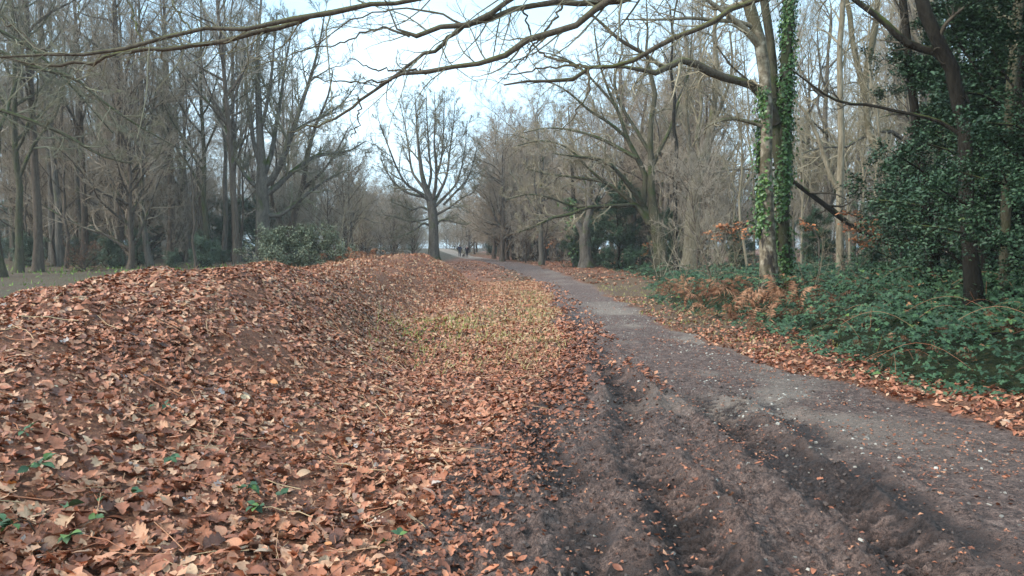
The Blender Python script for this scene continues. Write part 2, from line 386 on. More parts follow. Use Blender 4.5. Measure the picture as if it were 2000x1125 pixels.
def tilt_normals(x, y, sd):
    gx, gy = grad(x, y); n = np.stack([-gx, -gy, np.ones_like(gx)], -1)
    n += rng.normal(0, sd, n.shape)*[1, 1, .3]
    return n
def tints(x, y, n):
    t = rng.beta(2.1, 1.8, n)*.9+fbm(x, y, .9, 161, 3)*.12
    hi = rng.uniform(0, 1, n); t = np.where(hi > .975, rng.uniform(.88, 1, n), t)
    return np.clip(t, 0, 1)
# nearest leaves
lx_, ly_ = on_ground(31000, -5.4, 1.6, 1.5, 7.5, lambda x, y: leaf_dens(x, y)*(x > -.74*y-1)*1.0)
x2, y2 = on_ground(3500, 3.2, 6.5, 4, 11, lambda x, y: np.where(path_m(x, y) > .5, .07, 1.)*(bank_h(x, y) < .1))
x3, y3 = on_ground(1500, .8, 4, 2.5, 9, lambda x, y: np.clip(.12+.7*sm(.1, .4, fbm(x, y, 1.4, 171, 3)), 0, 1)*.5)
lx_ = np.concatenate([lx_, x2, x3]); ly_ = np.concatenate([ly_, y2, y3]); n = len(lx_)
lz = H(lx_, ly_); nr = tilt_normals(lx_, ly_, .42)
pmn_ = path_m(lx_, ly_)
size = (.038+.078*rng.beta(1.5, 2.2, n))*np.where(ly_ < 3.6, 1.25, 1.)*np.where(pmn_ > .5, np.where(lx_-np.interp(ly_, ly, lx) < .8, .8, .5), 1)*np.where(rng.uniform(0, 1, n) < .25, .6, 1)
lift = rng.uniform(.004, .035, n)*np.where(pmn_ > .5, .3, 1)
pos = np.stack([lx_, ly_, lz+lift], -1)
tint = tints(lx_, ly_, n); tint = np.where(pmn_ > .5, tint*.75, tint)
yaw = rng.uniform(0, 2*math.pi, n); Rm = rotmats(yaw, nr)
kindx = rng.integers(0, len(OAK), n)
dist = np.sqrt(lx_**2+ly_**2+(EYE-lz)**2)
inview = (np.abs(lx_) < .66*ly_) & ((EYE-lz)/ly_ < .42)
score = np.where(inview, size/dist*(1+lift*8), 0)
top = np.argsort(-score)[:300]; istop = np.zeros(n, bool); istop[top] = True
VV, FF, TT = [], [], []; off = 0
FT = []
for k, (pv, pf) in enumerate(OAK):
    s_ = (kindx == k) & ~istop
    v, f = scatter(pv, pf, pos[s_], Rm[s_], size[s_]); VV.append(v); FF.append(f+off); TT.append(np.repeat(tint[s_], len(pv))); off += len(v)
# mid and far leaves
FARL = [diamond(.12), diamond(-.1, .1), diamond(.2, -.1)]
def mid(n, x0, x1, y0, y1, d, s0, s1, sd=.4, tadd=0.):
    global off
    protos = MIDL if y0 < 12 and s0 > .05 else FARL
    x, y = on_ground(n, x0, x1, y0, y1, d); m_ = len(x)
    p = np.stack([x, y, H(x, y)+rng.uniform(.004, .03, m_)], -1); r_ = rotmats(rng.uniform(0, 6.3, m_), tilt_normals(x, y, sd))
    tt = np.clip(tints(x, y, m_)+tadd, 0, .86); kk = rng.integers(0, 3, m_); sz = rng.uniform(s0, s1, m_)
    tt = np.where(path_m(x, y) > .5, tt*.8, tt)
    for k, (pv, pf) in enumerate(protos):
        q = kk == k; v, f = scatter(pv, pf, p[q], r_[q], sz[q]); VV.append(v); (FF if pf.shape[1] == 4 else FT).append(f+off); TT.append(np.repeat(tt[q], len(pv))); off += len(v)
mid(34000, -7.2, 1.8, 7.5, 12.5, lambda x, y: leaf_dens(x, y)*(1-.45*gauss(y-13.5, 1.8)*gauss(x+1.7, 1.2)), .045, .1)
mid(30000, -8, 2, 15, 34, lambda x, y: leaf_dens(x, y)*(bank_h(x, y) > -.1), .07, .13, .6, .16)
mid(3500, 3.0, 5.6, 5, 14, lambda x, y: (path_m(x, y) < .6)*1., .05, .11, .45)
mid(14000, -7.2, 1.8, 12.5, 15.2, lambda x, y: leaf_dens(x, y)*(1-.45*gauss(y-13.5, 1.8)*gauss(x+1.7, 1.2)), .06, .12, .5, .05)
mid(2600, 3, 7, 12, 24, lambda x, y: (path_m(x, y) < .5)*.9+.04, .06, .11)
mid(8000, -12, 12, 30, 80, lambda x, y: (path_m(x, y) < .5)*.9, .12, .22)
mid(2200, .8, 4, 8, 24, lambda x, y: np.clip(fbm(x, y, 1.2, 181, 3)+.25, 0, 1)*.5, .03, .07, .2)
mid(16000, -.3, 4.4, 2.6, 12.6, lambda x, y: path_m(x, y)*np.clip(.25+1.6*fbm(x, y, 1.9, 401, 3), .06, 1), .012, .04, .25)
# small crumbled pieces and flakes between the large leaves
mid(9000, -3.6, 1.2, 2.2, 7, lambda x, y: leaf_dens(x, y)*(x > -.74*y-.6), .02, .045, .5)
litter = tag(link('leaf_litter', mk('leaf_litter', np.concatenate(VV), [np.concatenate(FF), np.concatenate(FT)], M['leaf_dead'], True, dict(tint=np.concatenate(TT)))),
             'thick carpet of fallen brown oak leaves over the bank and beside the track', 'leaf litter', kind='stuff')
# the 300 nearest leaves, each its own piece of the ground
shared = {}
for i in top:
    key = (int(kindx[i]), int(tint[i]*9.99))
    if key not in shared:
        pv, pf = OAKN[key[0]]
        shared[key] = mk('fallen_leaf', pv, pf, M['leaf_dead'], True, dict(tint=np.full(len(pv), (key[1]+.5)/10)))
    o = link('fallen_leaf', shared[key], ground)
    o.matrix_local = Matrix.Translation(pos[i].tolist()) @ Matrix(Rm[i].tolist()).to_4x4() @ Matrix.Scale(float(size[i])*1.15, 4)

# stalks, dead stems and grass blades
blade = (np.array([(-.5, 0, 0), (.5, 0, 0), (-.35, .18, .5), (.35, .18, .5), (-.05, .6, 1.), (.05, .6, 1.)], float), np.array([(0, 1, 3, 2), (2, 3, 5, 4)]))
def blades(name, n, box, dens, wd, h0, h1, mat, tf, label, cat, lean=.5):
    x, y = on_ground(n, *box, dens); m_ = len(x)
    nn = np.stack([rng.normal(0, lean, m_), rng.normal(0, lean, m_), np.ones(m_)], -1)
    r_ = rotmats(rng.uniform(0, 6.3, m_), nn); hh = rng.uniform(h0, h1, m_); ww = wd*(1+y*.05)
    v, f = scatter(blade[0], blade[1], np.stack([x, y, H(x, y)-.005], -1), r_, np.stack([ww, hh, hh], -1))
    return tag(link(name, mk(name, v, f, M[mat], True, dict(tint=np.repeat(np.clip(tf(x, y, m_), 0, 1), 6)))), label, cat, kind='stuff')
blades('dead_grass', 25000, (-7, 1.6, 9, 34), lambda x, y: (path_m(x, y) < .5)*np.clip(.35+.8*gauss(x+.2, 1.6)+.6*sm(15, 20, y), 0, 1), .007, .04, .12, 'leaf_straw',
       lambda x, y, m_: rng.uniform(0, .9, m_)*.9+.15*gauss(x+.2, 1.2), 'bleached dead grass and bracken litter on the far bank and hollow', 'dead grass', .6)
blades('green_grass', 48000, (-4, 1.3, 9, 26), lambda x, y: (path_m(x, y) < .5)*np.clip(.55*gauss(y-14, 3.2)*gauss(x+1.0, 1.7)*(.12+1.1*sm(-.15, .35, fbm(x, y, 2.2, 191, 4)))+.2*gauss(x-smooth_i(y, ly, lx)+.45, .5)*sm(9, 11, y), 0, 1)*(bank_h(x, y) < .35), .009, .05, .12, 'grass',
       lambda x, y, m_: rng.uniform(0, .5, m_)+.35*gauss(x+1.5, 1.), 'yellow-green and straw grass in the hollow and along the path edge', 'grass')
blades('verge_grass', 5000, (2.8, 5.5, 9, 30), lambda x, y: (path_m(x, y) < .5)*np.clip(.3+fbm(x, y, 1.1, 201, 3), 0, 1), .007, .04, .1, 'grass',
       lambda x, y, m_: rng.uniform(0, .8, m_), 'short tan and green grass along the right verge of the track', 'grass')
blades('woodland_grass', 5000, (-32, -6, 14, 48), lambda x, y: (bank_h(x, y) < .5)*np.clip(.5+fbm(x, y, .5, 211, 3), 0, 1), .02, .08, .2, 'grass',
       lambda x, y, m_: rng.uniform(.9, 1, m_), 'rough grass on the open floor behind the bank', 'grass')
# fine stems lying on the leaves
n = 650
x = rng.uniform(-5, .5, n); y = rng.uniform(2.2, 12, n); k = path_m(x, y) < .5; x = x[k]; y = y[k]; n = len(x)
K = 5; a = rng.uniform(0, 6.3, n); L = rng.uniform(.1, .5, n)*np.where(rng.uniform(0, 1, n) < .12, 2, 1)
tt = np.linspace(-.5, .5, K); bnd = rng.normal(0, .12, n)
PX = x[:, None]+np.cos(a)[:, None]*L[:, None]*tt-np.sin(a)[:, None]*bnd[:, None]*tt**2*4*L[:, None]
PY = y[:, None]+np.sin(a)[:, None]*L[:, None]*tt+np.cos(a)[:, None]*bnd[:, None]*tt**2*4*L[:, None]
PZ = H(PX.ravel(), PY.ravel(), False).reshape(n, K)+rng.uniform(.015, .05, n)[:, None]+rng.normal(0, .006, (n, K))

def tubes(Pp, Rr, S):
    N, K, _ = Pp.shape
    T = np.gradient(Pp, axis=1); T /= np.linalg.norm(T, axis=2, keepdims=True)+1e-9
    mt = np.abs(T.mean(1)); ref = np.zeros((N, 3)); ref[np.arange(N), mt.argmin(1)] = 1
    A = np.cross(T, ref[:, None, :]); A /= np.linalg.norm(A, axis=2, keepdims=True)+1e-9
    B = np.cross(T, A); th = np.arange(S)/S*2*math.pi
    ring = A[:, :, None, :]*np.cos(th)[None, None, :, None]+B[:, :, None, :]*np.sin(th)[None, None, :, None]
    W = Pp[:, :, None, :]+ring*Rr[:, :, None, None]
    i = np.arange(N*K*S).reshape(N, K, S); j = np.roll(i, -1, axis=2)
    F = np.stack([i[:, :-1], i[:, 1:], j[:, 1:], j[:, :-1]], -1).reshape(-1, 4)
    return W.reshape(-1, 3), F
def merge(parts):
    V = []; F = []; o = 0
    for v, f in parts: V.append(v); F.append(f+o); o += len(v)
    return np.concatenate(V), np.concatenate(F)
v, f = tubes(np.stack([PX, PY, PZ], -1), np.repeat(rng.uniform(.0015, .0035, n)[:, None], K, 1), 4)
tag(link('fallen_stems', mk('fallen_stems', v, f, M['leaf_straw'], True, dict(tint=np.repeat(rng.uniform(.2, .85, n), K*4)))), 'thin dry stems and twigs lying among the fallen leaves', 'stems', kind='stuff')
# stones of the track
cube = np.array([(x_, y_, z_) for x_ in (-1, 1) for y_ in (-1, 1) for z_ in (-1, 1)], float)*[.5, .38, .2]
cube[cube[:, 2] > 0] *= [.7, .7, 1]
cf = np.array([(0, 1, 3, 2), (4, 6, 7, 5), (0, 4, 5, 1), (2, 3, 7, 6), (0, 2, 6, 4), (1, 5, 7, 3)])
x, y = on_ground(9000, .2, 4.3, 3.5, 26, lambda x, y: path_m(x, y)*np.clip(.12+.8*gauss(x-2.7, .9)*sm(3.5, 8, y), 0, 1)*np.clip(.6+fbm(x, y, .9, 121, 4)*1.5, .1, 1)); n = len(x)
v, f = scatter(cube, cf, np.stack([x, y, H(x, y)+.002], -1), rotmats(rng.uniform(0, 6.3, n), tilt_normals(x, y, .25)), rng.uniform(.012, .04, n)*rng.uniform(.6, 1.1, n))
tag(link('path_stones', mk('path_stones', v, f, M['stone'], False, dict(tint=np.repeat(rng.beta(1.4, 1.6, n), 8)))), 'small pale flint chips trodden into the track', 'stones', kind='stuff')
x, y = on_ground(26000, -.4, 3.6, 2.6, 9, lambda x, y: path_m(x, y)*sm(3.2, 1.8, x)*np.clip(.3+1.5*fbm(x, y, 2.5, 221, 3), 0, 1)); n = len(x)
ms, mt_, mb_ = nodes('mud_clod', .6, .35); mt_.links.new(ramp(mt_, [(.3, (.025, .017, .014)), (.7, (.15, .105, .085))], noise(mt_, 9, 4)), mb_.inputs['Base Color'])
v, f = scatter(cube*[1.2, .8, 1.3], cf, np.stack([x, y, H(x, y)], -1), rotmats(rng.uniform(0, 6.3, n), tilt_normals(x, y, .5)), rng.uniform(.01, .045, n)*rng.uniform(.25, 1, n)**1.5)
v += np.stack([fbm(v[:, 0], v[:, 1], 60, 5, 2), fbm(v[:, 1], v[:, 0], 60, 6, 2), fbm(v[:, 0]+v[:, 2], v[:, 1], 60, 8, 2)], -1)*.014
tag(link('mud_clods', mk('mud_clods', v, f, ms, False)), 'dark churned clods of mud beside the ruts', 'mud', kind='stuff')

# ------------------------------------------------------------------ tree growing
def lens(Pp): return np.linalg.norm(np.diff(Pp, axis=1), axis=2).sum(1)
def grow(Pp, Rr, n, t0, t1, ang, lenf, K, wig, trop, rf, rmin, asd=12, lmin=0, tpow=1., shrink=.55, g=None, lmax=99):
    g = g or rng
    N, Kp, _ = Pp.shape; L = lens(Pp)
    par = np.repeat(np.arange(N), n)
    t = (np.tile(np.arange(n), N)+g.uniform(0, 1, N*n))/n; t = t0+(t1-t0)*t**tpow
    fi = t*(Kp-1); i0 = np.minimum(fi.astype(int), Kp-2); fr = (fi-i0)[:, None]
    p0 = Pp[par, i0]*(1-fr)+Pp[par, i0+1]*fr; T = Pp[par, i0+1]-Pp[par, i0]; T /= np.linalg.norm(T, axis=1, keepdims=True)+1e-9
    r0 = Rr[par, i0]*(1-fr[:, 0])+Rr[par, i0+1]*fr[:, 0]
    rv = g.normal(0, 1, T.shape); pv = np.cross(T, rv); pv /= np.linalg.norm(pv, axis=1, keepdims=True)+1e-9
    a = np.radians(ang+g.normal(0, asd, N*n))[:, None]
    D = np.cos(a)*T+np.sin(a)*pv
    ll = np.minimum(lenf*L[par]*(1-shrink*(t-t0)/(t1-t0+1e-6))*g.uniform(.55, 1.25, N*n), lmax)
    k = ll > lmin; p0, D, ll, r0 = p0[k], D[k], ll[k], r0[k]
    m = len(p0); Q = np.zeros((m, K, 3)); Q[:, 0] = p0; st = (ll/(K-1))[:, None]
    W = g.normal(0, 1, (m, 3))*wig*.5
    for j in range(1, K):
        W = W*.3+g.normal(0, 1, (m, 3))*wig
        D = D+W+np.array([0, 0, trop]); D /= np.linalg.norm(D, axis=1, keepdims=True)
        Q[:, j] = Q[:, j-1]+D*st
    rs = np.maximum(np.minimum(r0*rf, ll*.035+rmin), rmin)
    tp = np.linspace(1, 0, K)[None]; RR = rmin*.7+(rs-rmin*.7)[:, None]*tp**.85
    return Q, RR
def trunk_line(h, r, K=12, wob=.02, lean=(0, 0), flare=1.5, g=None, top=.12):
    g = g or rng
    z = np.linspace(0, 1, K); w_ = np.cumsum(g.normal(0, wob, (K, 2)), 0)*h/K*3; w_[0] = 0
    Pp = np.stack([lean[0]*h*z+w_[:, 0], lean[1]*h*z+w_[:, 1], z*h-.25], -1)
    Rr = r*(1-(1-top)*z)*(1+(flare-1)*np.exp(-z*h/.45))
    return Pp[None], Rr[None]
class Sp: pass
def proto(name, h, r, seed, bark_m, twig_m, t0=.35, n1=12, a1=42, l1=.4, trop=.10, wig=.12, n2=8, n3=6, n4=4, rmin=.006, lean=(0, 0), wob=.02, shr=.5):
    g = np.random.default_rng(seed)
    P0, R0 = trunk_line(h, r, 14, wob, lean, g=g)
    P1, R1 = grow(P0, R0, n1, t0, .97, a1, l1, 9, wig, trop, .6, rmin*2, g=g, shrink=shr)
    P2, R2 = grow(P1, R1, n2, .22, 1, 42, .45, 6, wig*1.3, trop*.7, .6, rmin*1.4, g=g)
    P3, R3 = grow(P2, R2, n3, .2, 1, 42, .5, 4, wig*1.4, trop*.6, .6, rmin, g=g)
    parts = [tubes(P2, R2, 4), tubes(P3, R3, 3)]
    if n4:
        P4, R4 = grow(P3, R3, n4*2, .1, 1, 40, .75, 2, wig*1.5, trop*.5, .6, rmin*.8, g=g); parts.append(tubes(P4, R4, 3))
    d = Sp(); d.name = name; d.g = g
    d.trunk = mk(name+'_trunk', *merge([tubes(P0, R0, 10), tubes(P1, R1, 5)]), M[bark_m]); d.crown = mk(name+'_crown', *merge(parts), M[twig_m])
    d.h = h; d.r = r; return d
PR = dict(
    tallA=proto('tall_a', 23, .3, 1, 'bark_brown', 'twig_grey', t0=.3, n1=18, l1=.33, n2=10, n3=5, n4=4),
    tallB=proto('tall_b', 22, .26, 2, 'bark_grey', 'twig_grey', t0=.42, n1=18, l1=.36, a1=36, n2=10, n3=5, n4=4),
    tallC=proto('tall_c', 20, .24, 3, 'bark_moss', 'twig_olive', t0=.25, n1=18, l1=.34, a1=50, n2=9, n3=5, n4=4, wob=.018),
    tallD=proto('tall_d', 24, .28, 8, 'bark_grey', 'twig_red', t0=.3, n1=20, l1=.3, a1=40, n2=10, n3=5, n4=4),
    spread=proto('spread', 13, .32, 4, 'bark_grey', 'twig_tan', shr=.2, t0=.2, n1=13, l1=.55, a1=58, trop=.04, wig=.2, n2=11, n3=7, n4=4),
    spreadR=proto('spread_red', 12, .28, 5, 'bark_brown', 'twig_red', shr=.2, t0=.14, n1=15, l1=.5, a1=62, trop=.05, wig=.16, n2=11, n3=7, n4=4),
    dome=proto('dome', 10, .2, 10, 'bark_brown', 'twig_red', t0=.08, n1=30, l1=.72, a1=50, trop=.05, shr=.12, wig=.12, n2=10, n3=6, n4=3, rmin=.009, wob=.04),
    scrub=proto('scrub', 7.5, .09, 9, 'bark_brown', 'twig_grey', t0=.02, n1=28, l1=.6, a1=44, trop=.05, shr=.15, wig=.14, n2=8, n3=5, n4=3, rmin=.009, wob=.06),
    slim=proto('slim', 15, .11, 6, 'bark_tan', 'twig_tan', t0=.25, n1=14, l1=.3, a1=38, n2=8, n3=5, n4=3, rmin=.004, wob=.05),
    slimB=proto('slim_b', 13, .1, 7, 'bark_brown', 'twig_red', t0=.3, n1=13, l1=.32, a1=42, n2=8, n3=5, n4=3, rmin=.004, wob=.05),
)
made = {}
def place(kind, x, y, s=1., rz=None, name='bare_tree', label='', group=None, rs=1., lean=0., cat='tree'):
    d = PR[kind]; z = float(H(np.array([x]), np.array([y]), False)[0])
    if kind not in made:
        e = empty(name, (0, 0, 0)); link('trunk', d.trunk, e); link('crown', d.crown, e); made[kind] = e
        used = e
    else:
        used = made[kind].copy(); used.name = name; col.objects.link(used)
        for ch in list(made[kind].children): c = ch.copy(); c.parent = used; col.objects.link(c)
    used.location = (x, y, z); used.rotation_euler = (0, lean, rng.uniform(0, 6.3) if rz is None else rz); used.scale = (s*(.5+.5*rs), s*(.5+.5*rs), s)
    for k in ('group',):
        if k in used: del used[k]
    return tag(used, label, cat, group)
MARKS = [(20, 'at the left edge of the photo'), (95, 'behind the dark pair at far left'), (200, 'behind the brown thicket'), (300, 'beside the stout brown trunk'), (385, 'behind the highest part of the near bank'), (425, 'behind the leaning moss-green trunk'), (485, 'behind the close pair of trunks'),
         (600, 'behind the large many-stemmed tree'), (700, 'above the bracken heap on the bank'), (800, 'left of the lone oak'), (930, 'beside the lone oak'), (985, 'above the two walkers'), (1050, 'above the bend of the track'), (1110, 'by the leaning reddish trunk'), (1190, 'behind the broken-topped grey trunk'), (1255, 'behind the straight brown trunk'),
         (1335, 'behind the mossy oak'), (1450, 'behind the stout tan tree'), (1560, 'behind the birch'), (1680, 'behind the slender upright trunk'), (1790, 'behind the crooked birch'), (1900, 'behind the dark sinuous tree'), (2020, 'behind the right-edge hollies'), (9999, 'beyond the right edge of the photo')]
def by_mark(base, x, y):
    px = 1000+F_PX*x/y
    return base+' '+next(w_ for lim, w_ in MARKS if px < lim)
def pxX(px, Y): return (px-1000)/F_PX*Y

# left wood, the trunks that can be told apart
LT = [(4, 34, 'tallC', 1.0, 1.2, 'thick dark trunk cut by the left edge of the photo'), (36, 38, 'tallC', 1., 1.0, 'mossy trunk with leafy shoots near the left edge'),
      (74, 39, 'tallA', 1., .85, 'dark trunk standing just right of the mossy one at far left'), (110, 47, 'tallB', 1., 1.0, 'brown trunk second from the dark pair at far left'),
      (165, 50, 'tallA', 1., .9, 'tall trunk behind the brown thicket in the left wood'), (235, 46, 'tallA', 1., 1.35, 'stout brown trunk with a stub branch in the left wood'),
      (271, 52, 'tallC', 1., 1.05, 'green tinged trunk right of the stout brown trunk'), (334, 50, 'tallA', 1., 1.1, 'straight trunk above the highest part of the near bank'),
      (366, 58, 'tallB', .95, .8, 'slim trunk behind the straight one over the near bank'), (405, 46, 'tallC', .95, .9, 'leaning moss-green trunk beside the small pale-topped stump'),
      (440, 58, 'tallB', 1., 1.1, 'grey trunk, left of a close pair behind the stump'), (462, 60, 'tallA', 1., 1.1, 'brown trunk, right of a close pair behind the stump')]
for px, Y, k, s, rs, lb in LT:
    place(k, pxX(px, Y), Y, s, name='bare_tree', label=lb, rs=rs*.65, group='tall trees of the left wood')
def fill(n, region, kinds, name, label, group, smin=.85, smax=1.15, sep=2.2, seed=0, rs=.5):
    g = np.random.default_rng(seed); pts = []; tries = 0
    while len(pts) < n and tries < n*60:
        tries += 1; x, y = region(g)
        if all((x-a)**2+(y-b_)**2 > sep**2 for a, b_ in pts): pts.append((x, y))
    for x, y in pts:
        place(kinds[int(g.integers(len(kinds)))], x, y, float(g.uniform(smin, smax)), name=name, label=by_mark(label, x, y), group=group, rs=rs, lean=float(g.normal(0, .03)))
def left_region(y0, y1, a=0, b_=560):
    def f(g):
        y = g.uniform(y0, y1); px = g.uniform(a-150, b_); return pxX(px, y), y
    return f
fill(18, left_region(44, 66, 0, 480), ['tallA', 'tallB', 'tallC', 'tallD'], 'bare_tree', 'tall bare tree fairly deep in the wood', 'trees deep in the left wood', sep=3, seed=3)
fill(26, left_region(66, 105, 0, 610), ['tallA', 'tallB', 'tallD', 'spread'], 'bare_tree', 'faint rearmost bare tree', 'trees at the back of the left wood', sep=3.5, seed=4)
fill(24, left_region(42, 62, 20, 480), ['slimB', 'slimB', 'dome'], 'slender_tree', 'slender twiggy young tree', 'young trees of the left wood', .7, 1.1, 2.5, 31, rs=.8)
# between the large left tree and the open centre: lower and further
def rg(px0, px1, y0, y1):
    return lambda g: (lambda y: (pxX(g.uniform(px0, px1), y), y))(g.uniform(y0, y1))
fill(10, rg(570, 690, 62, 85), ['spread', 'dome', 'dome'], 'bare_tree', 'wood-edge bare tree', 'wood edge left of the clearing', .65, .9, 4, 5)
fill(16, rg(640, 790, 95, 140), ['dome', 'spreadR', 'dome'], 'bare_tree', 'far greyish bare tree', 'far trees left of the lone oak', .62, .8, 4, 6)
# right side
fill(9, rg(915, 985, 120, 155), ['dome', 'spreadR'], 'bare_tree', 'far reddish bare tree', 'far trees beyond the walkers', .75, 1.0, 4, 7)
fill(22, lambda g: (lambda y: (pxX(g.uniform(955, 1100), y)+0, y))(g.uniform(80, 120)), ['dome', 'dome', 'spreadR'], 'bare_tree', 'reddish twiggy tree with a domed crown', 'reddish trees on the right of the far track', 1.05, 1.45, 3, 8, rs=.8)
fill(5, rg(1090, 1420, 48, 66), ['dome', 'spread', 'dome'], 'bare_tree', 'nearer twiggy spreading tree', 'twiggy trees close behind the mossy oak', 1.0, 1.3, 3, 41, rs=.5)
fill(10, rg(1560, 1800, 30, 52), ['slim', 'tallD', 'spread'], 'slender_tree', 'slim tall bare tree', 'slim trees between the ivy-covered oak and the hollies', .9, 1.15, 2, 42, rs=.5)
fill(15, rg(1040, 1320, 60, 88), ['dome', 'spread', 'spreadR', 'tallD'], 'bare_tree', 'middle-distance bare tree', 'trees behind the mossy oak', .9, 1.1, 3, 9)
fill(30, rg(1220, 2100, 50, 90), ['tallB', 'spread', 'tallD', 'slim', 'slimB'], 'bare_tree', 'bare tree deep in the right-hand wood', 'trees deep in the right wood', .8, 1.05, 3, 10)
fill(14, rg(640, 830, 84, 125), ['scrub'], 'scrub_tree', 'low dense grey scrub', 'scrub left of the lone oak', .8, 1.1, 3, 14)
fill(16, rg(865, 1010, 128, 170), ['scrub'], 'scrub_tree', 'farthest low grey scrub', 'scrub at the far end of the track', .7, 1.0, 3, 15)
fill(16, rg(1010, 1330, 62, 90), ['scrub'], 'scrub_tree', 'low twiggy scrub under the trees', 'scrub under the right wood', .6, .9, 3, 16)
fill(24, rg(-40, 640, 50, 85), ['scrub', 'dome'], 'scrub_tree', 'low brown scrub under the trees', 'scrub under the left wood', .7, 1.0, 4, 17)
fill(16, rg(1350, 2050, 34, 60), ['scrub'], 'scrub_tree', 'low twiggy scrub in shade', 'scrub deep in the right wood', .6, .85, 3, 18)
fill(26, rg(1330, 2080, 26, 48), ['slim', 'slimB', 'slim'], 'slender_tree', 'slender young bare tree', 'slender young trees in the right wood', .75, 1.15, 1.8, 12)
# far wood closing the view
def gn_instances(name, pts, scl, rot, meshes, label, cat):
    c = bpy.data.collections.new(name+'_kinds')
    for me_ in meshes: c.objects.link(bpy.data.objects.new(name+'_kind', me_))
    me = bpy.data.meshes.new(name); me.vertices.add(len(pts)); me.vertices.foreach_set('co', np.asarray(pts, np.float32).ravel())
    for k, a in (('scl', scl), ('rotz', rot)):
        at = me.attributes.new(k, 'FLOAT', 'POINT'); at.data.foreach_set('value', np.asarray(a, np.float32))
    o = link(name, me); md = o.modifiers.new('scatter', 'NODES'); ng = bpy.data.node_groups.new(name, 'GeometryNodeTree'); md.node_group = ng
    ng.interface.new_socket('Geometry', in_out='INPUT', socket_type='NodeSocketGeometry'); ng.interface.new_socket('Geometry', in_out='OUTPUT', socket_type='NodeSocketGeometry')
    gi = ng.nodes.new('NodeGroupInput'); go = ng.nodes.new('NodeGroupOutput'); ip = ng.nodes.new('GeometryNodeInstanceOnPoints')
    ci = ng.nodes.new('GeometryNodeCollectionInfo'); ci.inputs['Collection'].default_value = c; ci.inputs['Separate Children'].default_value = True; ci.inputs['Reset Children'].default_value = True
    a1 = ng.nodes.new('GeometryNodeInputNamedAttribute'); a1.inputs['Name'].default_value = 'scl'
    a2 = ng.nodes.new('GeometryNodeInputNamedAttribute'); a2.inputs['Name'].default_value = 'rotz'
    cx = ng.nodes.new('ShaderNodeCombineXYZ'); ng.links.new(a2.outputs[0], cx.inputs['Z'])
    ng.links.new(gi.outputs[0], ip.inputs['Points']); ng.links.new(ci.outputs[0], ip.inputs['Instance']); ip.inputs['Pick Instance'].default_value = True
    ng.links.new(cx.outputs[0], ip.inputs['Rotation']); ng.links.new(a1.outputs[0], ip.inputs['Scale'])
    ng.links.new(ip.outputs[0], go.inputs[0])
    return tag(o, label, cat, kind='stuff')
pts = []; sc_ = []
for k in range(400):
    z_ = rng.uniform()
    if z_ < .3: y = rng.uniform(105, 180); px = rng.uniform(-250, 640); s = rng.uniform(.6, .95)
    elif z_ < .8: y = rng.uniform(92, 170); px = rng.uniform(1130, 2250); s = rng.uniform(.8, 1.05)
    else: y = rng.uniform(190, 330); px = rng.uniform(560, 1150); s = rng.uniform(.7, .9)
    pts.append((pxX(px, y), y, 0.3)); sc_.append(s)
for k in range(110):
    y = rng.uniform(165, 250); px = rng.uniform(690, 1020); pts.append((pxX(px, y), y, 0.2)); sc_.append(rng.uniform(.55, .85))
gn_instances('distant_wood', pts, sc_, rng.uniform(0, 6.3, len(pts)), [PR[k].crown for k in ('scrub', 'scrub', 'tallB', 'tallD', 'spread')], 'grey mass of far-off bare trees closing the view', 'woodland')

# ------------------------------------------------------------------ traced trees
def resample(p, K):
    p = np.asarray(p, float); d = np.r_[0, np.cumsum(np.linalg.norm(np.diff(p[:, :3], axis=0), axis=1))]
    t = np.linspace(0, d[-1], K); n = len(p)
    # catmull-rom through the points
    out = []
    for tt in t:
        i = min(max(np.searchsorted(d, tt)-1, 0), n-2); u = (tt-d[i])/(d[i+1]-d[i]+1e-9)
        a = p[max(i-1, 0)]; b_ = p[i]; c = p[i+1]; e = p[min(i+2, n-1)]
        q = .5*((2*b_)+(-a+c)*u+(2*a-5*b_+4*c-e)*u*u+(-a+3*b_-3*c+e)*u**3); q[3] = b_[3]*(1-u)+c[3]*u
        out.append(q)
    return np.array(out)
def trace(pts, Y, slope=0., K=14, pre=None):
    a = np.array(pts, float); d = np.r_[0, np.cumsum(np.hypot(np.diff(a[:, 0]), np.diff(a[:, 1])))]*Y/F_PX
    Yk = Y+slope*d; p = P(a[:, 0], a[:, 1], Yk); q = np.c_[p, a[:, 2]/F_PX*Yk]
    if pre: q = np.vstack([np.array(pre, float), q])
    return resample(q, K)
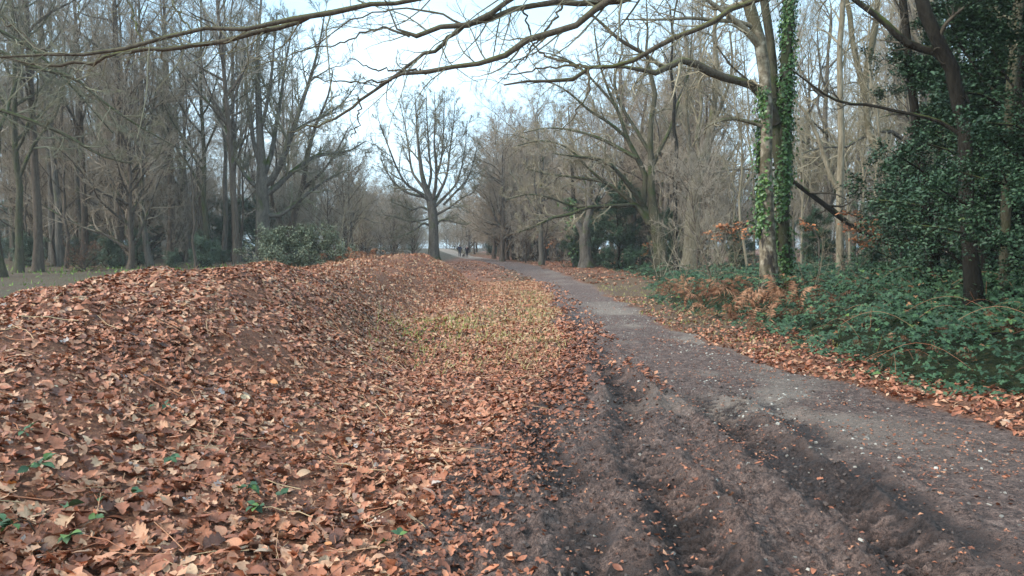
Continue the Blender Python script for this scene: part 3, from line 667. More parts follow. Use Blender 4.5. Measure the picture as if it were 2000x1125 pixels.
def traced_tree(name, label, cat, Y, trunks, limbs, bm, tm, limbr=1., n=(8, 6, 5), lf=(.34, .45, .5), wig=.18, trop=.05, rmin=.2, base=None, group=None, slopes=None, ang=45, trunk_twigs=True, lmin=0.1, lim_bark=None, t0=.2, lmax=99):
    T = [trace(p, Y, 0 if i == 0 else .1, 18) for i, p in enumerate(trunks)]
    b0 = T[0][0, :3].copy()
    gz = float(H(b0[:1], b0[1:2], False)[0])
    for i in range(len(T)):
        if i == 0 and T[0][0, 2] > gz-.1: T[0][0, 2] = gz-.15
    b0[2] = gz; e = empty(name, b0.tolist())
    sl = slopes or [float(rng.uniform(-.5, .5)) for _ in limbs]
    Lm = [trace([(a_, b_, c_*limbr) for a_, b_, c_ in p], Y, s, 14) for p, s in zip(limbs, sl)]
    for q in T:
        Pq = q[None, :, :3]-b0; Rq = q[None, :, 3]*(1+.5*np.exp(-np.clip(Pq[0, :, 2], 0, 99)/.35))[None] if q is T[0] else q[None, :, 3]
        link('trunk', mk('trunk', *tubes(Pq, Rq, 14), M[bm]), e)
    for q in Lm: link('branch', mk('branch', *tubes(q[None, :, :3]-b0, q[None, :, 3], 8), M[lim_bark or bm]), e)
    rm = rmin/F_PX*Y
    parts = []
    src = []
    if Lm: src.append((np.array([q[:, :3]-b0 for q in Lm]), np.array([q[:, 3] for q in Lm])))
    if trunk_twigs:
        k0 = 8; src.append((np.array([resample(q[k0:], 14)[:, :3]-b0 for q in T]), np.array([resample(q[k0:], 14)[:, 3] for q in T])))
    if src:
        Pa = np.concatenate([s[0] for s in src]); Ra = np.concatenate([s[1] for s in src])
        P1, R1 = grow(Pa, Ra, n[0], t0, 1, ang, lf[0], 7, wig, trop, .55, rm*1.6, lmin=lmin, lmax=lmax)
        P2, R2 = grow(P1, R1, n[1], .15, 1, 42, lf[1], 5, wig*1.2, trop, .6, rm*1.2, lmin=lmin*.6)
        parts = [tubes(P1, R1, 5), tubes(P2, R2, 3)]
        if len(n) > 2:
            P3, R3 = grow(P2, R2, n[2]*2, .1, 1, 40, lf[2]*1.4, 2, wig*1.2, trop, .6, rm, lmin=lmin*.3); parts.append(tubes(P3, R3, 3))
        link('twigs', mk('twigs', *merge(parts), M[tm]), e)['kind'] = 'stuff'
    tag(e, label, cat, group)
    return e, T, b0
# lone oak in the middle
traced_tree('oak_tree', 'lone bare oak with a fan-shaped crown behind the far bank', 'tree', 80,
  [[(847, 515, 12), (847, 470, 9.6), (846, 430, 9.3), (843, 400, 9), (836, 378, 6.5), (826, 350, 4.5), (820, 310, 3.5), (815, 260, 2.2), (812, 210, 1.2), (810, 178, .6)]],
  [[(843, 402, 6), (832, 385, 5), (812, 372, 4), (792, 358, 3), (775, 328, 2.6), (760, 290, 2), (747, 255, 1.4), (738, 230, .7)],
   [(832, 385, 4), (800, 378, 3), (775, 362, 2.4), (755, 335, 1.8), (742, 305, 1)],
   [(866, 400, 3.4), (890, 375, 2.6), (912, 350, 2), (925, 315, 1.4), (932, 285, .8)],
   [(836, 378, 5), (822, 360, 4), (805, 335, 3), (798, 290, 2.2), (790, 240, 1.4), (778, 192, .7)],
   [(843, 395, 6), (850, 370, 4.5), (852, 330, 3.5), (848, 280, 2.4), (850, 225, 1.5), (848, 182, .7)],
   [(846, 400, 5), (860, 372, 4), (872, 345, 3), (878, 300, 2.2), (885, 250, 1.4), (888, 200, .7)],
   [(848, 405, 4.5), (868, 385, 3.5), (890, 360, 2.5), (903, 320, 1.8), (910, 275, 1.2), (912, 235, .6)],
   [(850, 420, 4), (866, 412, 3), (885, 400, 2.2), (905, 385, 1.6), (925, 375, 1), (940, 350, .6)],
   [(842, 442, 3.4), (828, 436, 3), (815, 445, 2.4), (800, 455, 1.8), (785, 460, 1.2), (765, 470, .7)],
   [(843, 425, 3.4), (825, 430, 2.6), (800, 432, 2), (775, 425, 1.3), (750, 420, .8)],
   [(840, 412, 3.4), (822, 404, 2.6), (806, 410, 2), (790, 404, 1.3), (765, 395, .8)],
   [(852, 440, 3.4), (862, 430, 2.6), (875, 431, 1.8), (895, 436, 1), (910, 440, .6)],
   [(836, 370, 4), (842, 340, 3.5), (838, 300, 2.6), (835, 250, 1.8), (832, 180, .8)],
   [(852, 345, 3.5), (862, 310, 2.6), (866, 260, 1.8), (868, 190, .8)]],
  'bark_grey', 'twig_olive', n=(14, 7, 4), lf=(.36, .5, .6), limbr=.75, wig=.1, trop=.05, rmin=.22, ang=40, t0=.2)
# big many-stemmed tree on the left
traced_tree('large_tree', 'large many-stemmed bare tree rising behind the rounded bush', 'tree', 48,
  [[(515, 525, 18), (514, 470, 14), (513, 420, 13), (512, 370, 12), (511, 320, 9), (508, 270, 7), (505, 200, 6), (503, 140, 4.5), (505, 70, 3), (510, 0, 2), (512, -60, 1)]],
  [[(513, 365, 8), (535, 345, 7), (552, 310, 6), (570, 260, 5), (590, 200, 4), (610, 140, 3), (625, 80, 2), (635, 20, 1)],
   [(514, 382, 7), (540, 365, 6), (560, 345, 5), (585, 325, 4.5), (610, 308, 4), (640, 300, 3), (680, 295, 2), (715, 275, 1)],
   [(513, 350, 6), (530, 300, 5), (540, 240, 4), (550, 180, 3), (560, 110, 2), (575, 40, 1)],
   [(512, 330, 5), (498, 290, 4.5), (490, 240, 3.5), (482, 180, 2.6), (478, 110, 2), (470, 40, 1)],
   [(516, 420, 5), (545, 420, 4.5), (575, 400, 4), (605, 375, 3), (640, 350, 2), (670, 335, 1)],
   [(512, 375, 4.5), (485, 350, 4), (465, 320, 3), (445, 280, 2), (430, 230, 1.2)],
   [(508, 260, 4), (520, 210, 3.5), (530, 150, 3), (535, 90, 2), (540, 30, 1)],
   [(570, 260, 3), (600, 240, 2.5), (635, 225, 2), (670, 200, 1.4), (700, 160, .8)]],
  'bark_grey', 'twig_olive', n=(14, 8, 5), lf=(.3, .5, .5), wig=.14, trop=.07, rmin=.3, ang=42)
# second stems near it
traced_tree('leaning_tree', 'thin forked bare tree leaning right beside the large left tree', 'tree', 52,
  [[(560, 520, 8), (565, 470, 7), (575, 420, 6), (590, 370, 5), (600, 310, 4), (615, 250, 3), (640, 190, 2), (650, 140, 1)]],
  [[(565, 470, 5), (545, 430, 4), (530, 380, 3), (540, 320, 2), (535, 260, 1)], [(590, 370, 4), (625, 340, 3), (655, 300, 2), (680, 250, 1)]],
  'bark_brown', 'twig_grey', n=(9, 6, 5), rmin=.3)
# leaning mossy oak on the right
traced_tree('mossy_oak', 'leaning moss-covered oak whose crown spreads left over the track', 'tree', 42,
  [[(1294, 520, 14), (1284, 460, 12), (1277, 420, 10), (1272, 380, 8), (1272, 330, 6.5), (1270, 280, 5.5), (1272, 230, 5), (1280, 185, 4.5), (1272, 150, 4), (1262, 110, 3), (1265, 60, 2), (1262, 0, 1)],
   [(1288, 475, 9), (1270, 430, 8.5), (1255, 400, 7), (1262, 350, 6), (1245, 310, 5), (1225, 270, 4), (1210, 225, 3.2), (1190, 180, 2.5), (1170, 120, 2), (1160, 50, 1)]],
  [[(1255, 398, 6), (1235, 370, 5.5), (1210, 340, 4), (1190, 320, 3.5), (1160, 310, 3), (1120, 305, 2), (1080, 300, 1)],
   [(1268, 438, 7), (1252, 412, 5.5), (1235, 395, 4.5), (1210, 375, 4), (1180, 355, 3.5), (1150, 350, 3), (1110, 345, 2), (1070, 340, 1.4), (1030, 330, .8)],
   [(1240, 400, 4), (1200, 402, 3.5), (1150, 405, 3.2), (1110, 420, 3), (1080, 425, 2.5), (1050, 440, 2), (1010, 455, 1)],
   [(1272, 330, 4.5), (1290, 290, 4), (1310, 250, 3), (1325, 200, 2.5), (1345, 140, 2), (1350, 80, 1)],
   [(1270, 300, 4), (1240, 250, 3.5), (1210, 200, 3), (1200, 150, 2.4), (1215, 100, 1.6), (1210, 40, 1)],
   [(1245, 310, 4), (1210, 290, 3.5), (1170, 270, 3), (1120, 255, 2), (1070, 250, 1.4), (1020, 260, .8)],
   [(1225, 270, 3.5), (1190, 240, 3), (1150, 215, 2.4), (1110, 180, 2), (1070, 160, 1.2), (1030, 165, .8)],
   [(1180, 355, 3), (1150, 330, 2.5), (1110, 290, 2), (1060, 275, 1.5), (1010, 285, .8)],
   [(1205, 210, 3), (1170, 170, 2.4), (1130, 130, 2), (1090, 110, 1.4), (1050, 100, .8)],
   [(1150, 405, 2.4), (1110, 400, 2), (1070, 385, 1.6), (1030, 380, 1.2), (990, 390, .8)]],
  'bark_moss', 'twig_tan', n=(12, 8, 4), lf=(.32, .5, .5), wig=.2, trop=.015, rmin=.3, ang=48)
traced_tree('stout_tree', 'stout tan-barked tree with twisting limbs right of the mossy oak', 'tree', 46,
  [[(1350, 525, 18), (1352, 450, 15), (1355, 400, 14), (1362, 350, 13), (1378, 300, 10), (1388, 260, 8), (1395, 200, 6), (1400, 140, 5), (1395, 60, 4), (1400, 0, 2)]],
  [[(1358, 360, 7), (1348, 320, 5), (1345, 270, 4), (1340, 200, 3), (1345, 130, 2.4), (1338, 60, 1.5)], [(1345, 430, 4), (1352, 395, 4), (1375, 375, 3.5), (1400, 350, 3), (1420, 320, 2), (1440, 280, 1)],
   [(1385, 280, 5), (1400, 235, 4), (1430, 230, 3), (1460, 240, 2), (1480, 245, 1.2)], [(1372, 320, 5), (1360, 270, 4), (1370, 210, 3), (1365, 150, 2.4), (1378, 80, 1.4)], [(1390, 250, 4), (1415, 190, 3.4), (1430, 130, 2.6), (1425, 60, 1.6)]],
  'bark_tan', 'twig_tan', n=(10, 7, 5), rmin=.3, wig=.2)
traced_tree('winding_tree', 'thin dark winding trunk between the mossy oak and the stout tree', 'tree', 40,
  [[(1320, 520, 5), (1319, 420, 4), (1318, 340, 4), (1322, 290, 3.5), (1315, 240, 3.5), (1318, 190, 3), (1310, 140, 2.5), (1314, 80, 2), (1308, 10, 1.5)]], [], 'bark_dark', 'twig_dark', n=(8, 5), rmin=.3)
# trunks at the right edge of the track
traced_tree('grey_tree', 'grey trunk with a broken forked top standing at the edge of the track', 'tree', 56,
  [[(1145, 530, 13), (1144, 500, 11), (1142, 470, 11), (1145, 445, 8), (1152, 410, 6), (1150, 360, 5), (1158, 300, 3)]],
  [[(1142, 468, 8), (1136, 450, 7), (1130, 440, 6), (1125, 430, 5)], [(1150, 410, 4), (1170, 370, 3), (1180, 310, 2), (1185, 250, 1)], [(1150, 380, 4), (1130, 330, 3), (1115, 270, 2), (1110, 210, 1)]], 'bark_grey', 'twig_grey', n=(8, 6, 4), rmin=.3)
traced_tree('brown_tree', 'straight brown trunk with a mossy foot right of the grey trunk', 'tree', 60,
  [[(1228, 525, 11), (1229, 490, 10), (1231, 450, 10), (1233, 400, 10), (1228, 350, 8), (1225, 280, 6), (1215, 200, 4), (1210, 120, 3)]], [[(1230, 350, 5), (1250, 300, 4), (1255, 240, 3), (1265, 180, 2)]], 'bark_brown', 'twig_grey', n=(8, 6, 4), rmin=.3)
traced_tree('red_tree', 'leaning reddish trunk on the right edge of the track before the bend', 'tree', 80,
  [[(1086, 520, 7), (1083, 495, 6), (1077, 470, 5), (1072, 440, 5), (1068, 400, 4), (1060, 350, 3), (1050, 280, 2)]], [[(1075, 455, 3), (1060, 430, 2.4), (1045, 395, 1.6), (1035, 350, 1)]], 'bark_brown', 'twig_red', n=(9, 6, 4), rmin=.3)
traced_tree('thin_tree', 'thin dark trunk leaning left at the bend of the track', 'tree', 92,
  [[(1005, 512, 4), (1001, 480, 3), (995, 450, 3), (990, 410, 2), (980, 370, 1)]], [], 'bark_dark', 'twig_red', n=(9, 6, 4), rmin=.3)
traced_tree('thin_tree', 'dark trunk of a close group right of the bend of the track', 'tree', 80,
  [[(1052, 515, 9), (1050, 480, 8), (1049, 440, 7), (1045, 380, 5), (1040, 320, 3)]], [], 'bark_dark', 'twig_red', n=(9, 6, 4), rmin=.3)
# the birch and the ivy-covered oak
birch, bT, b0b = traced_tree('birch_tree', 'pale birch with fissured bark beside the ivy-covered trunk', 'tree', 18,
  [[(1503, 612, 22), (1503, 560, 18), (1500, 500, 16), (1497, 420, 15), (1494, 340, 13), (1495, 280, 12), (1498, 220, 11), (1494, 160, 11), (1488, 100, 11), (1475, 50, 12), (1460, 0, 11), (1445, -60, 10), (1430, -200, 7), (1420, -400, 2)]],
  [[(1490, 100, 8), (1465, 68, 7), (1440, 45, 6), (1410, 20, 5), (1370, -10, 4), (1330, -60, 2)], [(1478, 55, 5), (1440, 42, 4.6), (1400, 40, 4), (1350, 35, 3.5), (1300, 38, 2.5), (1215, 38, 1.2)],
   [(1502, 250, 5), (1470, 240, 4), (1430, 232, 3), (1395, 240, 2), (1375, 252, 1)]],
  'bark_birch', 'twig_tan', n=(6, 5, 4), wig=.2, rmin=.35, slopes=[-.2, -.3, -.2], lim_bark='bark_tan')
ivyoak, iT, b0i = traced_tree('ivy_oak', 'oak trunk wrapped in ivy with a thick limb reaching left', 'tree', 18.7,
  [[(1533, 615, 17), (1532, 560, 13.5), (1530, 500, 12.5), (1528, 400, 12), (1530, 300, 11), (1533, 200, 11), (1536, 100, 10), (1540, 0, 9), (1545, -200, 8), (1550, -400, 3)],
   [(1527, 330, 13), (1518, 270, 13), (1510, 225, 13), (1510, 170, 10), (1508, 110, 8), (1500, 50, 8), (1492, 0, 8), (1470, -150, 5), (1460, -260, 2)]],
  [[(1514, 240, 13), (1500, 205, 12), (1480, 173, 9.5), (1445, 159, 8), (1410, 150, 8), (1375, 135, 9), (1345, 118, 7), (1320, 122, 6), (1290, 140, 6), (1265, 142, 5), (1240, 132, 4), (1190, 131, 2)],
   [(1300, 136, 4.5), (1260, 107, 4), (1210, 77, 3.5), (1180, 50, 3), (1155, 28, 2)],
   [(1500, 205, 2.5), (1470, 165, 2), (1430, 130, 2), (1400, 90, 1.5)]],
  'bark_moss', 'twig_tan', n=(7, 5, 4), wig=.2, rmin=.35, slopes=[-.35, -.2, -.2], lim_bark='bark_over')
def ivy_on(parent, T, b0, z0, z1, n, rad, seed, size=.055, side=None):
    g = np.random.default_rng(seed); ps = T[:, :3]; rs = T[:, 3]
    z = g.uniform(z0, z1, n); x = np.interp(z, ps[:, 2], ps[:, 0]); y = np.interp(z, ps[:, 2], ps[:, 1]); r = np.interp(z, ps[:, 2], rs)
    a = g.uniform(0, 6.3, n) if side is None else g.normal(side[0], side[1], n)
    dd = r+g.exponential(rad, n)*(.5+vnoise(z*1.5+a, a*1.2, seed))
    keep = vnoise(a*1.3+3, z*1.6, seed+3) > .38; a = a[keep]; z = z[keep]; x = x[keep]; y = y[keep]; dd = dd[keep]; n = len(z)
    nn = np.stack([np.cos(a), np.sin(a), np.full(n, .35)], -1)+g.normal(0, .4, (n, 3))
    pv, pf = leaf_proto(3, [.1, .5, .03], .25, .2)
    down = g.normal(0, .5, n)
    Rm = rotmats(g.uniform(0, 6.3, n), nn)
    v, f = scatter(pv, pf, np.stack([x+np.cos(a)*dd, y+np.sin(a)*dd, z], -1)-b0, Rm, g.uniform(.7, 1.4, n)*size)
    link('ivy', mk('ivy', v, f, M['ivy'], True, dict(tint=np.repeat(g.beta(2, 2, n), len(pv)))), parent)['kind'] = 'stuff'
zt = 1.6+482/F_PX*18.7
ivy_on(ivyoak, iT[0], b0i, .1, zt+1.5, 7500, .04, 5, .062)
ivy_on(ivyoak, iT[0], b0i, .1, zt+1.5, 2600, .06, 6, .062, side=(-.2, .6))
ivy_on(birch, bT[0], b0b, 1.8, 5.4, 1700, .05, 7, .07, side=(3.3, .6))
# other right-hand trunks
traced_tree('slender_tree', 'slender upright trunk with a side stem right of the ivy-covered oak', 'tree', 23,
  [[(1643, 590, 9), (1640, 460, 7), (1640, 380, 6.5), (1643, 280, 6), (1641, 180, 5.5), (1640, 90, 5), (1645, 30, 5), (1648, -60, 4), (1650, -200, 2)],
   [(1638, 370, 5), (1625, 350, 4.5), (1605, 290, 4), (1590, 250, 3.5), (1570, 215, 3), (1550, 190, 2), (1540, 150, 1)]], [], 'bark_tan', 'twig_tan', n=(9, 6, 4), rmin=.3, lf=(.2, .4, .5))
traced_tree('crooked_birch', 'crooked pale birch stem bending up in the right wood', 'tree', 28,
  [[(1748, 560, 10), (1742, 440, 8.5), (1735, 380, 8), (1725, 320, 8), (1700, 270, 7), (1692, 210, 6), (1690, 160, 6), (1700, 100, 6), (1710, 50, 6), (1715, 0, 5), (1712, -60, 4), (1705, -200, 2)],
   [(1694, 205, 5), (1680, 150, 5), (1665, 80, 5), (1660, 30, 5), (1650, -20, 4), (1640, -120, 2)]], [], 'bark_birch', 'twig_tan', n=(9, 6, 4), rmin=.3, lf=(.2, .4, .5))
traced_tree('leaning_tree', 'thin dark leaning stem between the crooked birch and the holly', 'tree', 16,
  [[(1822, 620, 10), (1812, 450, 9), (1800, 330, 8), (1792, 270, 8), (1785, 200, 8), (1775, 130, 7), (1770, 60, 7), (1763, 0, 7), (1758, -80, 5), (1750, -250, 3)]], [], 'bark_dark', 'twig_dark', n=(7, 5, 4), rmin=.35, lf=(.2, .4, .5))
traced_tree('dark_tree', 'dark sinuous tree in front of the holly with a limb arching left', 'tree', 12,
  [[(1908, 680, 21), (1903, 580, 17), (1895, 500, 14), (1888, 400, 13), (1885, 300, 13), (1884, 230, 13), (1868, 190, 12), (1858, 130, 13), (1838, 90, 12), (1815, 50, 12), (1800, 0, 12), (1785, -60, 11), (1750, -200, 7), (1730, -350, 3)]],
  [[(1860, 140, 8), (1838, 108, 8), (1800, 95, 8), (1765, 80, 7.5), (1735, 50, 6.5), (1705, 25, 6), (1670, 0, 5), (1630, -40, 4), (1590, -70, 2)],
   [(1887, 262, 5), (1890, 200, 4.5), (1862, 157, 4), (1838, 120, 3.5), (1820, 95, 2)],
   [(1885, 270, 5), (1860, 252, 4.5), (1830, 235, 4), (1790, 225, 3.5), (1740, 215, 3), (1700, 205, 2.8), (1660, 203, 2.8), (1620, 190, 2.5), (1580, 162, 2), (1545, 135, 1.2)]],
  'bark_dark', 'twig_dark', n=(7, 5, 4), wig=.2, rmin=.4, lf=(.22, .4, .5), slopes=[.2, 0, .25])
traced_tree('yellow_trunk', 'yellowish-green trunk near the right edge of the photo', 'tree', 12.5,
  [[(1958, 680, 10), (1965, 400, 9), (1972, 200, 9), (1982, 100, 9), (1990, 0, 9), (1998, -80, 8), (2010, -250, 5)]], [], 'bark_moss', 'twig_olive', n=(7, 5, 4), rmin=.4, lf=(.2, .4, .5))
# fallen branch
q = trace([(1545, 352, 4), (1600, 392, 5), (1660, 438, 5.5), (1720, 468, 6), (1762, 482, 7), (1800, 500, 7)], 21, .1, 14)
e = empty('fallen_branch', [float(q[-1, 0]), float(q[-1, 1]), 0.3]); b0 = np.array(e.location)
link('bough', mk('bough', *tubes(q[None, :, :3]-b0, q[None, :, 3], 8), M['bark_dark']), e)
P1, R1 = grow(q[None, :, :3]-b0, q[None, :, 3], 14, .1, .95, 55, .3, 6, .2, .0, .5, .006); P2, R2 = grow(P1, R1, 6, .1, 1, 45, .5, 4, .2, 0, .6, .004)
link('twigs', mk('twigs', *merge([tubes(P1, R1, 4), tubes(P2, R2, 3)]), M['twig_dark']), e)['kind'] = 'stuff'
tag(e, 'dark fallen bough propped diagonally behind the slender upright trunk', 'branch')

# ------------------------------------------------------------------ the oak overhanging the track (its trunk is right of the frame)
TX, TY = 5.6, 4.4
e = empty('overhanging_oak', (TX, TY, 0)); b0 = np.array([TX, TY, 0.])
tr = resample(np.array([(TX, TY, -.2, .42), (TX, TY, .6, .33), (TX-.1, TY+.1, 2.5, .29), (TX-.05, TY+.2, 5, .26), (TX+.1, TY+.3, 8, .18), (TX, TY+.3, 11, .07)]), 18)
link('trunk', mk('trunk', *tubes(tr[None, :, :3]-b0, tr[None, :, 3], 14), M['bark_grey']), e)
c0 = [(TX-.1, TY+.15, 4.6)]
def pre(z, mids, r0): return [(TX-.05, TY+.2, z, r0)]+mids
OV = [
 ([(830, -4, 5.5), (760, 3, 6), (675, 16, 6), (600, 30, 6.5), (500, 45, 5), (425, 58, 5), (350, 70, 5), (270, 86, 5), (215, 101, 5), (175, 108, 4), (90, 106, 3.5), (0, 105, 3), (-90, 98, 1.6)], 5.5, -.05, pre(4.4, [(3.4, 4.9, 4.5, .06), (1.2, 5.3, 3.9, .035)], .1), 30),
 ([(605, 32, 6), (545, 55, 7), (450, 75, 6), (370, 90, 5.5), (290, 98, 5), (245, 101, 5), (215, 108, 4.5), (180, 118, 4), (130, 128, 4), (85, 131, 3.6), (50, 122, 2.6), (0, 110, 1.6)], 5.62, -.04, None, 26),
 ([(376, 60, 2), (350, 28, 2.5), (328, -10, 2.2), (310, -50, 1)], 5.6, .3, None, 10),
 ([(281, 92, 2), (262, 40, 2.4), (248, -5, 2.2), (235, -50, 1)], 5.6, .3, None, 10),
 ([(92, 105, 2.2), (45, 70, 2.2), (0, 38, 2), (-50, 0, 1)], 5.5, .2, None, 10),
 ([(153, 102, 1), (152, 50, 1.2), (153, -5, 1), (150, -40, .6)], 5.5, .2, None, 8),
 ([(1186, -4, 9), (1159, 20, 8.5), (1132, 45, 8), (1105, 58, 8), (1069, 72, 8), (1024, 83, 8), (1006, 97, 7.5), (970, 119, 7), (916, 126, 6.5), (871, 130, 6), (822, 142, 6), (790, 150, 4), (770, 156, 3.5), (740, 166, 2)], 6.6, .03, pre(4.8, [(4.2, 5.6, 4.9, .08), (2.2, 6.3, 4.2, .05)], .12), 30),
 ([(907, 50, 5), (880, 75, 4.5), (850, 97, 4.5), (800, 125, 4.2), (778, 143, 4), (755, 160, 4), (730, 178, 4), (700, 200, 4), (665, 227, 3.5), (630, 245, 3), (600, 250, 2.5), (560, 258, 1.2)], 6.75, -.02, None, 26),
 ([(1012, -6, 6), (979, 14, 6.5), (947, 36, 7), (907, 49, 8), (857, 52, 6.5), (812, 68, 6), (795, 74, 4.5), (781, 65, 3), (763, 36, 2), (755, 6, 1.2)], 6.7, .02, pre(5.4, [(3.6, 5.8, 5.3, .05), (1.4, 6.5, 4.5, .035)], .08), 22),
 ([(1240, -8, 7), (1195, 2, 7), (1105, 6, 8), (1078, 3, 8), (1015, 18, 6), (970, 32, 6), (916, 47, 7)], 6.8, -.03, pre(5.0, [(4.2, 5.8, 5.2, .07), (2.4, 6.6, 4.3, .05)], .1), 18),
 ([(800, 72, 3), (760, 56, 2.6), (718, 60, 2.5), (690, 75, 2.2), (660, 90, 2), (620, 92, 1.6), (575, 97, .9)], 6.7, -.1, None, 14),
 ([(900, 46, 3), (860, 25, 2.5), (820, 20, 2.2), (760, 22, 2), (700, 35, 1.8), (660, 60, 1.8), (600, 95, 1.6), (540, 120, 1.3), (470, 142, .8)], 6.75, .15, None, 20),
 ([(825, 141, 2.8), (780, 135, 2.2), (735, 138, 2.2), (710, 125, 1.6), (683, 114, 1)], 6.7, .1, None, 10),
 ([(765, 157, 2.6), (720, 158, 2.1), (660, 160, 1.8), (610, 150, 1.4), (578, 128, .8)], 6.7, -.15, None, 12),
 ([(1500, -8, 6.5), (1420, 27, 6.2), (1375, 50, 6.2), (1330, 68, 6.4), (1285, 88, 6.2), (1249, 110, 5.8), (1218, 128, 5.2), (1150, 133, 5), (1123, 148, 5), (1082, 157, 4), (1015, 160, 3), (984, 166, 2)], 8.2, -.05, pre(4.6, [(5.0, 6.8, 4.7, .07)], .11), 28),
 ([(1155, 133, 3.8), (1100, 120, 3), (1060, 105, 2.5), (1038, 78, 1.6)], 7.9, .2, None, 10),
 ([(1150, 133, 3), (1080, 130, 2.5), (1000, 148, 1.6), (975, 155, 1)], 7.9, .2, None, 10),
 ([(1150, 134, 3.6), (1149, 160, 3), (1145, 185, 2.2), (1130, 212, 1.8), (1105, 245, 1.2), (1080, 258, .8)], 7.9, -.1, None, 10),
 ([(1098, 8, 3), (1070, 60, 3), (1040, 92, 2.5), (1005, 135, 1.2)], 6.9, .1, None, 8),
 ([(700, 190, 2.4), (702, 225, 2), (688, 270, 1)], 6.7, 0, None, 6),
 ([(1020, 18, 2.6), (1035, 60, 2.2), (1030, 100, 1.2)], 6.8, 0, None, 6),
]
tw = []
for pts_, Y, sl, pr, nt_ in OV:
    q = trace(pts_, Y, sl, 34 if pr else 22, pr); q[:, 3] *= .76
    kn = 1+rng.uniform(-.04, .16, len(q))*(rng.uniform(0, 1, len(q)) < .4)+.2*(vnoise(np.arange(len(q))*.9, np.full(len(q), Y*7), 5)-.5)
    Pq = q[None, :, :3]-b0; Pq[0, 1:-1] += rng.normal(0, .011, (len(q)-2, 3)); Rq = (q[:, 3]*kn)[None]
    link('branch', mk('branch', *tubes(Pq, Rq, 9), M['bark_over']), e)
    P1, R1 = grow(Pq, Rq, int(nt_*.9), .1 if not pr else .3, 1, 48, .22, 8, .15, .03, .33, .0026, lmin=.15, lmax=.95)
    P2, R2 = grow(P1, R1, 5, .12, 1, 46, .42, 5, .15, .035, .55, .002, lmin=.05)
    P3, R3 = grow(P2, R2, 3, .15, 1, 42, .4, 3, .15, .04, .6, .0016, lmin=.03)
    tw += [tubes(P1, R1, 5), tubes(P2, R2, 4), tubes(P3, R3, 3)]
link('twigs', mk('twigs', *merge(tw), M['twig_olive']), e)['kind'] = 'stuff'
P1, R1 = grow(tr[None, 7:, :3]-b0, tr[None, 7:, 3], 10, .2, .95, 50, .5, 8, .2, .05, .5, .02)
link('branch', mk('branch', *tubes(P1[:4], R1[:4], 6), M['bark_over']), e)
tag(e, 'mossy oak whose long boughs hang across the top of the photo', 'tree')
# finer hanging twigs from a tree left of the track top (pale arching sprays at upper left)
traced_tree('arching_tree', 'bare tree with pale arching sprays of twigs at the upper left', 'tree', 22,
  [[(-120, 560, 12), (-118, 400, 11), (-110, 250, 10), (-95, 100, 9), (-80, -50, 7), (-70, -200, 3)]],
  [[(-112, 220, 5), (-60, 200, 4), (0, 215, 3.5), (60, 235, 3), (130, 265, 3), (200, 305, 2), (260, 320, 1)],
   [(-95, 60, 5), (-20, 90, 4), (60, 130, 3), (140, 150, 3), (190, 190, 2.2), (260, 240, 1.6), (340, 285, 1)],
   [(-90, 20, 4), (0, 60, 3), (80, 110, 2.4), (150, 180, 1.8), (220, 260, 1)]],
  'bark_moss', 'twig_olive', n=(14, 8, 5), lf=(.25, .45, .5), wig=.15, trop=.0, rmin=.28, slopes=[.1, .1, .2])

# ------------------------------------------------------------------ evergreen foliage
def leafy(name, h, rad, seed, mat, n, size, shape='cone', stem='bark_dark', low=.05):
    g = np.random.default_rng(seed)
    P0, R0 = trunk_line(h, .012*h+.03, 10, .03, g=g)
    if shape == 'bush': 
        P0 = P0*np.array([1, 1, .8]); P1, R1 = grow(P0, R0, 26, .02, .9, 62, rad/h*1.15, 7, .16, .05, .6, .008, g=g, shrink=.35)
    else: P1, R1 = grow(P0, R0, 44, low, .97, 72, rad/h, 7, .14, .03, .5, .008, g=g, shrink=.35)
    P2, R2 = grow(P1, R1, 9, .15, 1, 48, .42, 5, .2, .02, .6, .005, g=g)
    P3, R3 = grow(P2, R2, 4, .2, 1, 45, .55, 4, .2, 0, .6, .004, g=g)
    allp = np.concatenate([P3.reshape(-1, 3), P2[:, 1:].reshape(-1, 3)])
    ii = g.integers(0, len(allp), n); p = allp[ii]+g.normal(0, size*.9, (n, 3)); p[:, 2] = np.maximum(p[:, 2], .03)
    nn = np.stack([g.normal(0, .7, n), g.normal(0, .7, n), np.ones(n)], -1)+(p-[0, 0, h*.4])/max(rad, 1)*.35
    pv, pf = diamond(.14, -.1)
    v, f = scatter(pv, pf, p, rotmats(g.uniform(0, 6.3, n), nn), g.uniform(.7, 1.35, n)*size)
    cl = vnoise(p[:, 0]*1.3+9, p[:, 2]*1.3+p[:, 1], seed)
    d = Sp(); d.leaves = mk(name+'_leaves', v, f, M[mat], True, dict(tint=np.repeat(np.clip(g.beta(2, 3, n)*.8+cl*.25, 0, 1), len(pv))))
    d.stem = mk(name+'_stems', *merge([tubes(P0, R0, 7), tubes(P1, R1, 4), tubes(P2, R2, 3)]), M[stem]); d.first = None
    return d
HN = leafy('holly_near', 8.5, 2.5, 21, 'holly', 36000, .08)
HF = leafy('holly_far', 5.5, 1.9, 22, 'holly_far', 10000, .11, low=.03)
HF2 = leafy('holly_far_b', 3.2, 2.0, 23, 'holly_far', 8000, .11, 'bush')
HG = leafy('holly_mid', 6.5, 2.1, 27, 'holly', 20000, .11, low=.02)
BU = leafy('grey_bush', 1.9, 1.7, 24, 'shrub', 14000, .06, 'bush', 'bark_grey')
